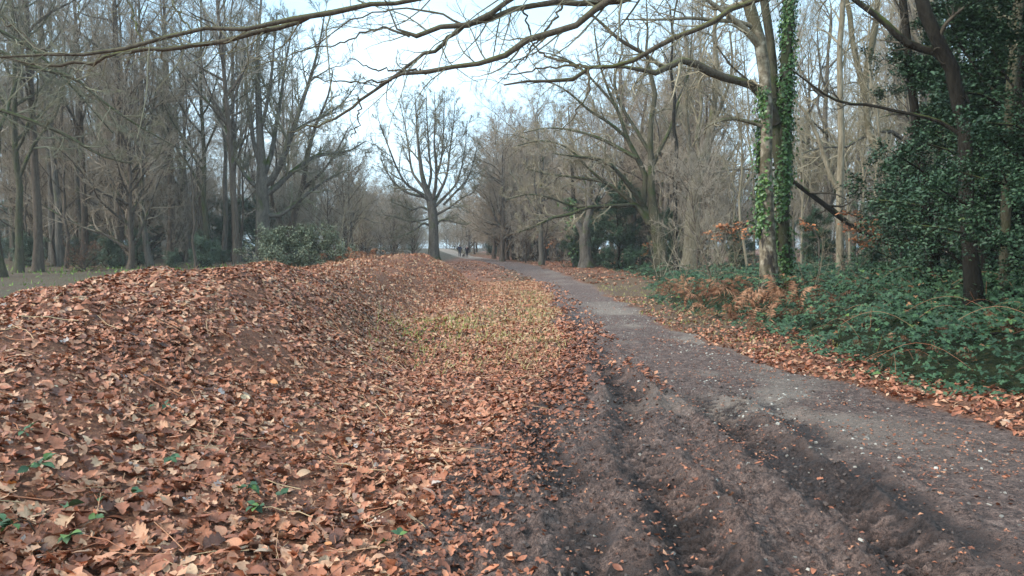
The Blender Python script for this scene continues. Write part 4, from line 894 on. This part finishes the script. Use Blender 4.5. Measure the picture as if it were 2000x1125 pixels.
def put(d, name, label, x, y, s=1., group=None, cat='holly', sz=None, first=None):
    z = float(H(np.array([x]), np.array([y]), False)[0])
    if d.first is None:
        e = empty(name, (0, 0, 0)); link('stems', d.stem, e); link('foliage', d.leaves, e)['kind'] = 'stuff'; d.first = e
    else:
        e = d.first.copy(); e.name = name; col.objects.link(e)
        for ch in list(d.first.children): c = ch.copy(); c.parent = e; col.objects.link(c)
        if 'group' in e: del e['group']
    e.location = (x, y, z); e.rotation_euler = (0, 0, rng.uniform(0, 6.3)); e.scale = (s, s, sz or s)
    return tag(e, label, cat, group)
for px, Y, s, lb in [(1990, 13.6, 1., 'tall dark holly filling the right edge behind the yellowish trunk'), (1905, 15.2, 1., 'tall dark holly directly behind the dark sinuous tree'), (2120, 13, 1.05, 'tall dark holly mostly beyond the right edge of the photo'),
                     (1845, 18.5, .85, 'dark holly left of the dark sinuous tree, behind the thin dark stem'), (1985, 17.5, 1.1, 'tall holly at the back of the right-hand group'), (2075, 10.2, .75, 'holly nearest the viewer at the right edge')]:
    put(HN, 'holly_tree', lb, pxX(px, Y), Y, s, 'hollies at the right edge')
for px, Y, s, lb in [(1205, 52, .95, 'dense holly behind the grey and brown trunks'), (1165, 58, .8, 'holly close behind the broken-topped grey trunk'), (1300, 50, .6, 'low holly at the foot of the mossy oak'), (1125, 60, .8, 'narrow holly left of the grey trunk'), (1445, 40, .45, 'holly between the stout tree and the birch'), (1250, 64, .9, 'holly behind the straight brown trunk'),
                     (1600, 27, .42, 'low holly right of the ivy-covered oak'), (1700, 26, .45, 'low holly beside the slender upright trunk'), (1790, 22, .55, 'low holly in front of the crooked birch')]:
    put(HG, 'holly_tree', lb, pxX(px, Y), Y, s, 'hollies of the right wood')
g = np.random.default_rng(77)
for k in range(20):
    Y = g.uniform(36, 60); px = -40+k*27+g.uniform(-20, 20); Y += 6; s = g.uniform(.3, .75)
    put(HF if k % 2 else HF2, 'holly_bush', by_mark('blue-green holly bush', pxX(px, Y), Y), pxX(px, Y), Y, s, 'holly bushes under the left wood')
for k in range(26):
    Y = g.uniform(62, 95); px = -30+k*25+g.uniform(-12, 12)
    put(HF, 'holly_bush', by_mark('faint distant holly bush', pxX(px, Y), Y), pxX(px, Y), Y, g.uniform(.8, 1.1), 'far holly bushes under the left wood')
for k in range(12):
    Y = g.uniform(95, 135); px = 958+k*14+g.uniform(-6, 6)
    put(HG, 'holly_bush', by_mark('dark evergreen bush by the far track', pxX(px, Y), Y), pxX(px, Y-5), Y, g.uniform(.6, .8), 'evergreen bushes along the far track')
for k in range(14):
    Y = g.uniform(40, 70); px = 1330+k*52+g.uniform(-20, 20)
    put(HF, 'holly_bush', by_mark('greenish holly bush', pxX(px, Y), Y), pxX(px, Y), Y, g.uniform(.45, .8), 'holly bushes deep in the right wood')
for k in range(7):
    Y = g.uniform(110, 160); px = 690+k*20
    put(HF2, 'thicket', by_mark('low dark thicket across the clearing', pxX(px, Y), Y), pxX(px, Y), Y, g.uniform(.7, .9), 'thickets across the clearing', 'thicket')
put(BU, 'rounded_bush', 'rounded grey-green bush behind the dip of the bank, its left half', pxX(548, 30), 30, 1.2, 'bushes behind the bank', 'bush', sz=1.3)
put(BU, 'rounded_bush', 'greener bush behind the dip of the bank, right of the rounded one', pxX(622, 30.5), 30.5, 1.2, 'bushes behind the bank', 'bush', sz=1.4)
# brown thicket in the left wood
BT = leafy('brown_thicket', 1.9, 1.6, 25, 'bracken', 1500, .06, 'bush', 'bark_brown')
put(BT, 'brown_thicket', 'brown leafless thicket among the hollies of the left wood', pxX(165, 40), 40, 1., None, 'thicket')

# brambles
def hump(x, y):
    e_ = x-np.interp(y, [0, 6, 8, 9, 14, 21, 30, 60], [5.6, 5.5, 4.85, 4.3, 4.7, 4.2, 5.6, 7.5])+.5*fbm(x, y, .7, 301, 3)
    return sm(-.1, 1.3, e_)*(.40+.55*(fbm(x, y, .75, 311, 3)+.35))*(1+.3*sm(5, 8, x))*(1-.55*sm(20, 34, y)), e_
def bramble_layer(n, x0, x1, y0, y1, size, seed, dens=1.):
    g = np.random.default_rng(seed)
    x = g.uniform(x0, x1, n); y = g.uniform(y0, y1, n); h, e_ = hump(x, y)
    k = (e_ > -.15+g.normal(0, .12, n)) & (x < .8*y+1.5); x = x[k]; y = y[k]; h = h[k]; n = len(x)
    z = H(x, y, False)+h*(1-np.abs(g.normal(0, .22, n)))+g.uniform(0, .06, n)+.07*fbm(x, y, 5, 321, 2)
    # three leaflets
    V_, F_, T_ = [], [], []; o = 0
    yaw = g.uniform(0, 6.3, n); nn = np.stack([g.normal(-.12, .42, n), g.normal(-.2, .42, n), np.ones(n)], -1)
    tt = np.clip(g.beta(2, 2.4, n)*.9+.15*fbm(x, y, 2, 331, 2), 0, .93); tt = np.where(g.uniform(0, 1, n) > .985, 1, tt)
    sz = g.uniform(.7, 1.3, n)*size
    pv, pf = leaf_proto(3, [.04, .34, .02], .3, -.35) if size < .08 else diamond(.13, -.1); pv = pv+[.55, 0, 0]
    for da, ss in ((0, 1.), (1.35, .8), (-1.35, .8)):
        v, f = scatter(pv, pf, np.stack([x, y, z], -1), rotmats(yaw+da, nn), sz*ss); V_.append(v); F_.append(f+o); T_.append(np.repeat(tt, len(pv))); o += len(v)
    return np.concatenate(V_), np.concatenate(F_), np.concatenate(T_)
A = [bramble_layer(14500, 3.9, 11, 6, 15, .06, 41), bramble_layer(16000, 3.6, 18, 15, 30, .08, 42), bramble_layer(5500, 4, 45, 30, 62, .15, 43)]
v = np.concatenate([a[0] for a in A]); o1 = len(A[0][0]); o2 = o1+len(A[1][0]); f = [A[0][1], np.concatenate([A[1][1]+o1, A[2][1]+o2])]
tag(link('brambles', mk('brambles', v, f, M['bramble'], True, dict(tint=np.concatenate([a[2] for a in A])))), 'deep bed of dark green brambles along the right side of the track', 'brambles', kind='stuff')
# arching bramble canes
g = np.random.default_rng(50); n = 170; x = g.uniform(4.3, 9, n); y = g.uniform(7, 20, n); h, e_ = hump(x, y); k = e_ > .1; x = x[k]; y = y[k]; h = h[k]; n = len(x)
K = 8; a = g.uniform(0, 6.3, n); L = g.uniform(.4, 1.1, n); tt = np.linspace(0, 1, K)[None]
PP = np.stack([x[:, None]+np.cos(a)[:, None]*L[:, None]*tt, y[:, None]+np.sin(a)[:, None]*L[:, None]*tt, (H(x, y, False)+h*.8)[:, None]+(L*.5)[:, None]*np.sin(tt*3.0)*.5], -1)
v, f = tubes(PP, np.full((n, K), .0022), 4)
tag(link('bramble_canes', mk('bramble_canes', v, f, M['leaf_straw'], True, dict(tint=np.repeat(g.uniform(0, .5, n), K*4)))), 'thin arching canes rising through the bramble bed', 'canes', kind='stuff')
# dark soil-coloured sheet added under the leaves to block see-through
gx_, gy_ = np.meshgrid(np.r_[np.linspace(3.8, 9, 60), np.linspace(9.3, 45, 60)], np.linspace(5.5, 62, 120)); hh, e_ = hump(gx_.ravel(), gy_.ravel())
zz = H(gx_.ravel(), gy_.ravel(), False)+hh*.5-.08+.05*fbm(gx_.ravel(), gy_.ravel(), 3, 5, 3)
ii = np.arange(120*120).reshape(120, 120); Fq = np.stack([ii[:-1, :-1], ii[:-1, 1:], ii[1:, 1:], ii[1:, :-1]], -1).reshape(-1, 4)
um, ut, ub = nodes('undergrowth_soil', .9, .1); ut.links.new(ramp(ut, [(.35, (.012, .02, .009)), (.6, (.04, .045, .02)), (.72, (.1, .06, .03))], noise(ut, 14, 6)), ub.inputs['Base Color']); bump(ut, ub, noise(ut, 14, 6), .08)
tag(link('bramble_backing', mk('bramble_backing', np.stack([gx_.ravel(), gy_.ravel(), zz], -1), Fq, um)), 'dark mounded sheet added under the brambles to block see-through', 'bramble_backing', kind='stuff')

# bracken clumps: fronds with leaflets
def frond(seed):
    g = np.random.default_rng(seed); K = 12; t_ = np.linspace(0, 1, K)
    st = np.stack([t_*.7, g.normal(0, .03)*t_, .55*np.sin(t_*2.3)*.9], -1)
    parts = [tubes(st[None], np.full((1, K), .004)*(1-.7*t_)[None], 4)]
    pv = []; pf = []; o = 0
    for k in range(2, K):
        for tt in (0, .5):
            c_ = st[k]*(1-tt)+st[k-1]*tt; wl = .26*math.sin(min(1, (1-t_[k])*1.15+.12)*1.5)+.03
            for sd in (-1, 1):
                a_ = sd*R(68+g.normal(0, 12)); d_ = np.array([math.cos(a_), math.sin(a_), g.normal(-.35, .3)]); L_ = wl*g.uniform(.6, 1.1)
                n_ = np.array([.016, 0, .008])
                q = np.array([c_, c_+d_*L_*.5+n_, c_+d_*L_+[0, 0, -.05*g.uniform()], c_+d_*L_*.5-n_]); pv.append(q); pf.append(np.arange(4)+o); o += 4
    parts.append((np.concatenate(pv), np.array(pf))); v, f = merge(parts)
    return v, f
FR = []
for s_ in range(4):
    v, f = frond(s_)
    for tv in (.25, .6): FR.append(mk('frond', v, f, M['bracken'], False, dict(tint=np.clip(tv+rng.normal(0, .1)+.25*vnoise(v[:, 0]*14, v[:, 1]*14, s_), 0, 1))))
BR = [(1315, 22, .8, 'dead bracken at the left end of the row, beside the thin saplings'), (1350, 20.5, 1., 'pale dead bracken in front of the thin saplings'), (1390, 19, 1.0, 'orange dead bracken left of the birch'), (1435, 17.5, 1.15, 'large orange dead bracken heap just left of the birch'), (1420, 16, .9, 'dead bracken spilling towards the track left of the birch'),
      (1470, 16.3, .9, 'dead bracken at the foot of the birch'), (1545, 15.5, 1., 'dark rusty bracken right of the ivy-covered oak'), (1580, 14.6, 1., 'rusty bracken among the brambles right of the oak'), (1520, 14.5, .9, 'rusty bracken in front of the ivy-covered oak'), (1600, 13, .5, 'small rusty bracken frond in the bramble bed'),
      (1890, 9.6, .5, 'small dead bracken tuft in the near brambles'), (1860, 8.6, .45, 'tan bracken tuft low in the near brambles'), (1945, 10.2, .55, 'pale bracken fronds above the brambles near the dark tree'), (1680, 11.3, .5, 'brown bracken tuft in the middle of the bramble bed'), (1745, 9.8, .45, 'brown frond tuft near the front of the brambles'), (1490, 13.4, .6, 'bracken tuft at the bramble edge nearest the track'),
      (698, 24, .9, 'heap of dead bracken on top of the bank'), (680, 24.5, .9, 'lower left side of the bracken heap on the bank'), (722, 24.5, .8, 'right side of the bracken heap on the bank')]
for k, (px, Y, s, lb) in enumerate(BR):
    x = pxX(px, Y); hh = float(hump(np.array([x]), np.array([Y]))[0][0]) if x > 3 else 0
    z = float(H(np.array([x]), np.array([Y]), False)[0])+hh*.6
    e = empty('bracken_clump', (x, Y, z)); s0 = s; s *= .64; e.scale = (s, s, s); s = s0; tag(e, lb, 'bracken', 'dead bracken clumps' if px > 800 else 'bracken heap on the bank')
    nf = 13 if s > .7 else 6
    for j in range(nf):
        o = link('frond', FR[int(rng.integers(len(FR)))], e); o.rotation_euler = (rng.normal(0, .35), rng.normal(-.1, .45), rng.uniform(0, 6.3)); o.location = (rng.normal(0, .7), rng.normal(0, .5), rng.uniform(-.15, .1)); q_ = rng.uniform(.7, 1.2); o.scale = (q_, q_, q_)
# scattered dead fern pieces lying on far bank
# saplings in the verge
def sapling(name, label, px, Y, n, hgt, spread_, bm, tm, group=None, seed=0, leaves=None, cat='sapling'):
    g = np.random.default_rng(seed); x = pxX(px, Y); z = float(H(np.array([x]), np.array([Y]), False)[0])
    e = empty(name, (x, Y, z)); K = 9; t_ = np.linspace(0, 1, K)[None, :, None]
    d = np.stack([g.normal(0, spread_, n), g.normal(0, spread_, n), np.ones(n)], -1); hs = g.uniform(.6, 1.1, n)*hgt
    Pp = (g.normal(0, .08, (n, 1, 3))*[1, 1, 0])+d[:, None, :]*hs[:, None, None]*t_+np.cumsum(g.normal(0, .02, (n, K, 3)), 1)*hgt*.3+np.array([0, 0, -.05])
    Rr = (g.uniform(.008, .018, n)[:, None]*(1-.75*t_[..., 0]))*(hgt/2.5)**.5
    for i in range(n): link('stem', mk('stem', *tubes(Pp[i:i+1], Rr[i:i+1], 5), M[bm]), e)
    P1, R1 = grow(Pp, Rr, 9, .25, 1, 45, .3, 5, .15, .04, .5, .003, g=g); P2, R2 = grow(P1, R1, 5, .2, 1, 45, .45, 4, .15, 0, .6, .0025, g=g)
    link('twigs', mk('twigs', *merge([tubes(P1, R1, 4), tubes(P2, R2, 3)]), M[tm]), e)['kind'] = 'stuff'
    if leaves:
        mt, nl, size, zlo, zhi = leaves; ap = P2.reshape(-1, 3); ap = ap[(ap[:, 2] > zlo) & (ap[:, 2] < zhi)]
        p = ap[g.integers(0, len(ap), nl)]+g.normal(0, .04, (nl, 3)); pv, pf = leaf_proto(3, [.04, .32, .02], .4, .3)
        v, f = scatter(pv, pf, p, rotmats(g.uniform(0, 6.3, nl), np.stack([g.normal(0, .5, nl), g.normal(-.2, .5, nl), np.ones(nl)], -1)), g.uniform(.6, 1.2, nl)*size)
        link('leaves', mk('leaves', v, f, M[mt], True, dict(tint=np.repeat(g.uniform(0, 1, nl), len(pv)))), e)['kind'] = 'stuff'
    return tag(e, label, cat, group)
SAP = [(1395, 20, 6, 2.6, .22, 'leafless saplings fanning up behind the large bracken heap'), (1340, 26, 5, 2.8, .2, 'thin saplings near the left end of the bracken'), (1440, 22, 4, 2.4, .2, 'thin saplings close to the left side of the birch'), (1580, 18, 3, 2.5, .12, 'two or three dark stems just right of the ivy-covered oak'),
       (1190, 57, 9, 3.8, .25, 'many-stemmed leafless shrub between the grey and brown trunks'), (1415, 30, 6, 3.2, .25, 'leafless shrub behind the bracken row'), (1670, 20, 4, 2.6, .2, 'leafless stems below the orange beech leaves'), (1290, 34, 5, 3., .3, 'leafless shrub in front of the mossy oak'), (690, 36, 5, 3.6, .15, 'pale thin saplings behind the bracken heap on the bank'), (655, 40, 5, 4.5, .2, 'pale twiggy saplings right of the rounded bush')]
for k, (px, Y, n, hh, sp_, lb) in enumerate(SAP): sapling('sapling', lb, px, Y, n, hh, sp_, 'bark_tan' if k % 2 else 'bark_brown', 'twig_tan', seed=60+k)
def beech(label, branches, Y, seed, nl, size):
    g = np.random.default_rng(seed); Ls = [trace(p, Y, float(g.uniform(-.3, .3)), 12) for p in branches]
    b0 = Ls[0][0, :3].copy(); b0[2] = float(H(b0[:1], b0[1:2], False)[0]); e = empty('beech_sapling', b0.tolist())
    base = resample(np.vstack([[*b0[:2], b0[2]-.05, .025], [*(b0[:2]+.03), b0[2]+.6, .022], Ls[0][0]]), 8)
    link('stem', mk('stem', *tubes(base[None, :, :3]-b0, base[None, :, 3], 6), M['bark_grey']), e)
    Pa = np.array([q[:, :3]-b0 for q in Ls]); Ra = np.array([q[:, 3] for q in Ls])
    for i in range(len(Ls)): link('branch', mk('branch', *tubes(Pa[i:i+1], Ra[i:i+1], 5), M['bark_grey']), e)
    P1, R1 = grow(Pa, Ra, 10, .15, 1, 50, .3, 5, .14, -.01, .5, .003, g=g); P2, R2 = grow(P1, R1, 4, .2, 1, 45, .45, 4, .15, 0, .6, .0025, g=g)
    link('twigs', mk('twigs', *merge([tubes(P1, R1, 4), tubes(P2, R2, 3)]), M['twig_red']), e)['kind'] = 'stuff'
    ap = np.concatenate([P2.reshape(-1, 3), P1.reshape(-1, 3)]); p = ap[g.integers(0, len(ap), nl)]+g.normal(0, .05, (nl, 3))*[1, 1, .4]
    pv, pf = leaf_proto(4, [.04, .28, .3, .02], .4, .3)
    v, f = scatter(pv, pf, p, rotmats(g.uniform(0, 6.3, nl), np.stack([g.normal(0, .6, nl), g.normal(-.3, .6, nl), np.ones(nl)], -1)), g.uniform(.6, 1.2, nl)*size)
    link('leaves', mk('leaves', v, f, M['beech'], True, dict(tint=np.repeat(g.uniform(0, 1, nl), len(pv)))), e)['kind'] = 'stuff'
    tag(e, label, 'beech', 'beech saplings holding orange leaves')
beech('young beech keeping bright orange leaves right of the ivy-covered oak', [[(1760, 482, 3), (1720, 470, 2.4), (1690, 455, 2), (1655, 445, 1)], [(1760, 470, 2.4), (1720, 440, 2), (1680, 425, 1.4), (1645, 412, .8)], [(1745, 460, 2), (1700, 470, 1.5), (1665, 470, .8)]], 20, 81, 520, .085)
beech('young beech with rust leaves in a flat spray left of the birch', [[(1490, 420, 2.4), (1460, 434, 2), (1420, 446, 1.4), (1378, 456, .8)], [(1485, 440, 2), (1450, 446, 1.4), (1405, 440, .8)]], 24, 82, 340, .085)
beech('small beech with a few rust leaves just right of the ivy-covered oak', [[(1600, 470, 2), (1585, 445, 1.6), (1565, 430, .8)]], 23, 83, 90, .08)
beech('rust-leaved young beech left of the grey trunk', [[(1075, 500, 2), (1095, 460, 1.6), (1120, 440, .9)], [(1078, 490, 1.5), (1060, 470, 1), (1050, 455, .6)]], 76, 84, 240, .2)
beech('rust-leaved shoots at the foot of the brown trunk', [[(1250, 512, 1.6), (1255, 490, 1.2), (1275, 470, .8)]], 58, 85, 120, .16)
# ivy column
traced_tree('ivy_column', 'narrow trunk clothed in ivy left of the broken-topped grey trunk', 'tree', 60, [[(1125, 525, 6), (1124, 490, 5), (1122, 450, 5), (1120, 400, 4), (1118, 340, 3), (1112, 280, 2)]], [], 'bark_dark', 'twig_grey', n=(6, 5, 4), rmin=.3)
ee = [o for o in col.objects if o.name.startswith('ivy_column')][0]
q = trace([(1125, 525, 6), (1124, 490, 5), (1122, 450, 5), (1120, 400, 4), (1118, 340, 3)], 60, 0, 14)
ivy_on(ee, q, np.array(ee.location), .3, 5.5, 1500, .22, 9, .18)

# bramble sprigs growing through the leaves at bottom left
SPR = [(38, 935, 1.0), (70, 1040, 1.15), (150, 1060, 1.0), (25, 860, .7), (80, 830, .6), (320, 905, .55), (465, 965, .75), (525, 1000, .85), (230, 985, .6), (690, 1045, .6), (780, 1070, .5), (437, 895, .4), (310, 800, .4), (60, 790, .6), (270, 885, .45), (160, 970, .6)]
SPL = ['dark bramble sprig at the left edge above the bottom corner', 'large bramble sprig in the bottom left corner', 'bramble sprig right of the large one in the bottom left corner', 'small bramble sprig at the left edge, upper one', 'bramble leaves just right of the upper left-edge sprig', 'small sprig among leaves left of the glossy dark one', 'glossy dark green sprig low in the middle of the leaf slope', 'drooping sprig just right of the glossy dark one',
       'small pale green sprig above the bottom left brambles', 'bramble sprig near the foot of the bank by the track', 'single green leaf cluster at the bottom beside the muddy track', 'tiny sprig above the glossy dark one', 'tiny sprig halfway up the near bank', 'blue-green sprig highest on the left edge', 'tiny blue-green sprig left of the middle slope', 'small sprig between the left-edge and pale green sprigs']
def hit(px, py):
    for Y in np.arange(1.2, 30, .02):
        p = P(px, py, Y)
        if p[2] < float(H(p[:1], p[1:2], False)[0])+.02: return p
    return p
pv_s, pf_s = leaf_proto(6, [.03, .26, .36, .3, .16, .015], .25, -.35); pv_s = pv_s+[.55, 0, 0]
SL = [mk('leaf', pv_s, pf_s, M['bramble'], True, dict(tint=np.full(len(pv_s), tv))) for tv in (.3, .5, .65, .88)]
for k, ((px, py, s), lb) in enumerate(zip(SPR, SPL)):
    if k in (4, 9, 11, 13, 14, 15): continue
    s *= .8
    p = hit(px, py); e = empty('bramble_sprig', p.tolist()); tag(e, lb, 'bramble', 'bramble sprigs on the near bank'); g = np.random.default_rng(900+k)
    ns = 2+int(s > .6)+int(s > .9)
    for j in range(ns):
        a = g.uniform(0, 6.3); L = .1*s+.01; st = np.array([(0, 0, -.02), (.3*math.cos(a), .3*math.sin(a), .6), (.8*math.cos(a), .8*math.sin(a), .9), (1.2*math.cos(a), 1.2*math.sin(a), .85)])*L
        link('stem', mk('stem', *tubes(st[None], np.full((1, 4), .0018), 4), M['bark_brown']), e)
        for da, ss in ((0, 1.), (1.3, .8), (-1.3, .8)):
            o = link('leaf', SL[int(g.integers(4))], e); nn = np.array([[g.normal(0, .6), g.normal(-.3, .5), 1.]]); Rl = rotmats(np.array([a+da]), nn)[0]
            o.matrix_local = Matrix.Translation((st[-1]+[0, 0, .004]).tolist()) @ Matrix(Rl.tolist()).to_4x4() @ Matrix.Scale(.085*(.5+.4*s)*ss*g.uniform(.75, 1.15), 4)

# stump behind the bank
x, y = pxX(407, 44), 44.; z = float(H(np.array([x]), np.array([y]), False)[0])
e = empty('tree_stump', (x, y, z)); tag(e, 'short dark stump with a pale flat top beyond the near bank', 'stump')
st = np.array([(0, 0, -.1), (0, 0, .1), (0, 0, .3), (0, 0, .42)]); link('post', mk('post', *tubes(st[None], np.array([[.2, .14, .13, .13]]), 12), M['bark_dark']), e)
cm, ct, cb = nodes('sawn_wood', .8, .2); ct.links.new(ramp(ct, [(.3, (.3, .26, .2)), (.7, (.5, .46, .38))], noise(ct, 12, 4)), cb.inputs['Base Color'])
def disc(z0, z1, r, n=18):
    a = np.arange(n)/n*2*math.pi; V_ = [(math.cos(k)*r*(1+.05*math.sin(3*k)), math.sin(k)*r, z0) for k in a]+[(math.cos(k)*r*(1+.05*math.sin(3*k)), math.sin(k)*r, z1) for k in a]+[(0, 0, z1+.004), (0, 0, z0)]
    F_ = [(i, (i+1) % n, n+(i+1) % n, n+i) for i in range(n)]; T_ = [(n+i, n+(i+1) % n, 2*n) for i in range(n)]+[((i+1) % n, i, 2*n+1) for i in range(n)]
    return np.array(V_), [np.array(F_), np.array(T_)]
v, f = disc(.42, .49, .23); link('top', mk('top', v, f, cm, False), e)

# ------------------------------------------------------------------ people and dog
def flat(name, c, rough=.8):
    m, t, b = nodes(name, rough, .2); t.links.new(ramp(t, [(.3, tuple(k*.75 for k in c)), (.7, tuple(min(1, k*1.2) for k in c))], noise(t, 30, 3)), b.inputs['Base Color']); return m
skin = flat('skin', (.45, .28, .2), .6); navy = flat('navy_coat', (.012, .016, .045)); jeans = flat('dark_trousers', (.02, .022, .035)); hairb = flat('fair_hair', (.4, .3, .18)); haird = flat('dark_hair', (.03, .02, .015)); pinkm = flat('pink_scarf', (.5, .25, .25)); blackm = flat('black_coat', (.02, .015, .022)); dogm = flat('dog_fur', (.06, .045, .035)); shoe = flat('shoe', (.03, .025, .02))
def skinned(name, verts, edges, rad, mat, parent, levels=2, root=0):
    me = bpy.data.meshes.new(name); me.from_pydata(verts, edges, []); me.materials.append(mat); o = link(name, me, parent)
    o.modifiers.new('skin', 'SKIN'); 
    sv = me.skin_vertices[0].data
    for i, r_ in enumerate(rad): sv[i].radius = (r_, r_) if not isinstance(r_, tuple) else r_; sv[i].use_root = (i == root)
    s_ = o.modifiers.new('sub', 'SUBSURF'); s_.levels = levels; s_.render_levels = levels
    dg = bpy.context.evaluated_depsgraph_get(); ev = o.evaluated_get(dg); nm = bpy.data.meshes.new_from_object(ev); o.modifiers.clear(); o.data = nm
    nm.polygons.foreach_set('use_smooth', np.full(len(nm.polygons), True)); return o
def person(label, px, Y, coat, hair, hgt, rz, stride, scarf=None):
    x = pxX(px, Y); z = float(H(np.array([x]), np.array([Y]), False)[0]); e = empty('person', (x, Y, z), rz); tag(e, label, 'person'); k = hgt/1.75; e.scale = (k, k, k)
    s = stride
    Vb = [(0, 0, .95), (0, 0, 1.15), (0, 0, 1.38), (0, 0, 1.5), (0, -.01, 1.58), (0, -.02, 1.66), (0, -.01, 1.74),
          (-.1, 0, .9), (-.1, -s*.5, .5), (-.1, -s*.8, .09), (-.1, -s*.8-.13, .04), (.1, 0, .9), (.1, s*.35, .5), (.1, s*.95, .13), (.1, s*.95-.11, .05),
          (-.19, 0, 1.42), (-.25, s*.3, 1.15), (-.24, s*.3-.1, .92), (.19, 0, 1.42), (.25, -s*.3, 1.15), (.24, -s*.3-.12, .92)]
    Eb = [(0, 1), (1, 2), (2, 3), (3, 4), (4, 5), (5, 6), (0, 7), (7, 8), (8, 9), (9, 10), (0, 11), (11, 12), (12, 13), (13, 14), (2, 15), (15, 16), (16, 17), (2, 18), (18, 19), (19, 20)]
    Rb = [.14, .13, .16, .07, .055, .095, .075, .095, .065, .045, .04, .095, .065, .045, .04, .06, .045, .035, .06, .045, .035]
    o = skinned('body', Vb, Eb, Rb, skin, e)
    # coat and trousers follow the body
    Vc = [(0, 0, .84), (0, 0, 1.0), (0, 0, 1.2), (0, 0, 1.38), (0, 0, 1.5), (-.2, 0, 1.42), (-.26, s*.3, 1.15), (-.25, s*.3-.09, .96), (.2, 0, 1.42), (.26, -s*.3, 1.15), (.25, -s*.3-.1, .96)]
    skinned('coat', Vc, [(0, 1), (1, 2), (2, 3), (3, 4), (3, 5), (5, 6), (6, 7), (3, 8), (8, 9), (9, 10)], [(.2, .16), .18, .175, .19, .085, .085, .065, .055, .085, .065, .055], coat, e)
    skinned('trousers', [(0, 0, .93), (-.1, 0, .86), (-.1, -s*.5, .5), (-.1, -s*.8, .12), (.1, 0, .86), (.1, s*.35, .5), (.1, s*.95, .16)], [(0, 1), (1, 2), (2, 3), (0, 4), (4, 5), (5, 6)], [.15, .11, .08, .065, .11, .08, .065], jeans, e)
    for sx, yy, zz_ in ((-.1, -s*.8, .045), (.1, s*.95, .06)): skinned('shoe', [(sx, yy+.06, zz_+.02), (sx, yy, zz_+.02), (sx, yy-.15, zz_)], [(0, 1), (1, 2)], [.05, .055, .04], shoe, e)
    skinned('hair', [(0, .035, 1.60), (0, .035, 1.69), (0, .01, 1.77)], [(0, 1), (1, 2)], [.075, .1, .085], hair, e)
    if scarf: skinned('scarf', [(0, -.06, 1.5), (0, -.14, 1.42), (0, -.17, 1.28)], [(0, 1), (1, 2)], [.08, .05, .03], scarf, e)
    for sx in (-.035, .035): skinned('eye', [(sx, -.108, 1.665), (sx, -.114, 1.665)], [(0, 1)], [.01, .008], haird, e, 1)
    skinned('nose', [(0, -.1, 1.66), (0, -.125, 1.635)], [(0, 1)], [.015, .012], skin, e, 1)
person('person in a dark navy jacket, the left of two walkers on the far track', 898, 108, navy, haird, 1.78, math.pi, .22)
person('person with fair hair, pink scarf and dark coat, the right of two far walkers', 912, 106, blackm, hairb, 1.72, 0, .2, pinkm)
x = pxX(905.5, 106); z = float(H(np.array([x]), np.array([106.]), False)[0]); e = empty('dog', (x, 106, z), R(20)); tag(e, 'small dark dog standing between the two far walkers', 'dog')
Vd = [(0, .22, .38), (0, 0, .36), (0, -.22, .4), (0, -.32, .5), (0, -.4, .56), (0, -.52, .52), (-.08, -.2, .3), (-.08, -.22, .18), (-.08, -.2, .03), (.08, -.2, .3), (.08, -.17, .18), (.08, -.22, .03), (-.08, .24, .32), (-.08, .2, .22), (-.08, .29, .14), (-.08, .26, .03), (.08, .24, .32), (.08, .16, .22), (.08, .25, .14), (.08, .2, .03), (0, .34, .44), (0, .42, .56)]
skinned('body', Vd, [(0, 1), (1, 2), (2, 3), (3, 4), (4, 5), (2, 6), (6, 7), (7, 8), (2, 9), (9, 10), (10, 11), (0, 12), (12, 13), (13, 14), (14, 15), (0, 16), (16, 17), (17, 18), (18, 19), (0, 20), (20, 21)],
        [.1, .1, .12, .075, .075, .035, .05, .03, .028, .05, .03, .028, .06, .045, .028, .028, .06, .045, .028, .028, .03, .015], dogm, e, root=1)
for sx in (-.05, .05): skinned('ear', [(sx, -.37, .6), (sx*1.5, -.37, .67)], [(0, 1)], [.025, .012], dogm, e, 1)

# ------------------------------------------------------------------ haze
HAZE = 0.0007
if HAZE:
    me = bpy.data.meshes.new('haze'); X0, X1, Y0, Y1, Z0, Z1 = -240, 240, -35, 430, -1.6, 34
    vs = [(x, y, z) for x in (X0, X1) for y in (Y0, Y1) for z in (Z0, Z1)]
    me.from_pydata(vs, [], [(0, 1, 3, 2), (4, 6, 7, 5), (0, 4, 5, 1), (2, 3, 7, 6), (0, 2, 6, 4), (1, 5, 7, 3)])
    hm = bpy.data.materials.new('haze'); hm.use_nodes = True; t = hm.node_tree; t.nodes.clear()
    o_ = t.nodes.new('ShaderNodeOutputMaterial'); pvn = t.nodes.new('ShaderNodeVolumePrincipled'); pvn.inputs['Density'].default_value = HAZE; pvn.inputs['Color'].default_value = (.95, .95, .95, 1); pvn.inputs['Anisotropy'].default_value = .2
    t.links.new(pvn.outputs[0], o_.inputs['Volume']); me.materials.append(hm)
    tag(link('haze', me), 'thin winter haze between the trees', 'haze', kind='stuff')
tot = 0
for me in bpy.data.meshes: tot += sum(1 for _ in ()) + len(me.loops)-2*len(me.polygons)
print('TRIS', tot, 'OBJ', len(bpy.data.objects))
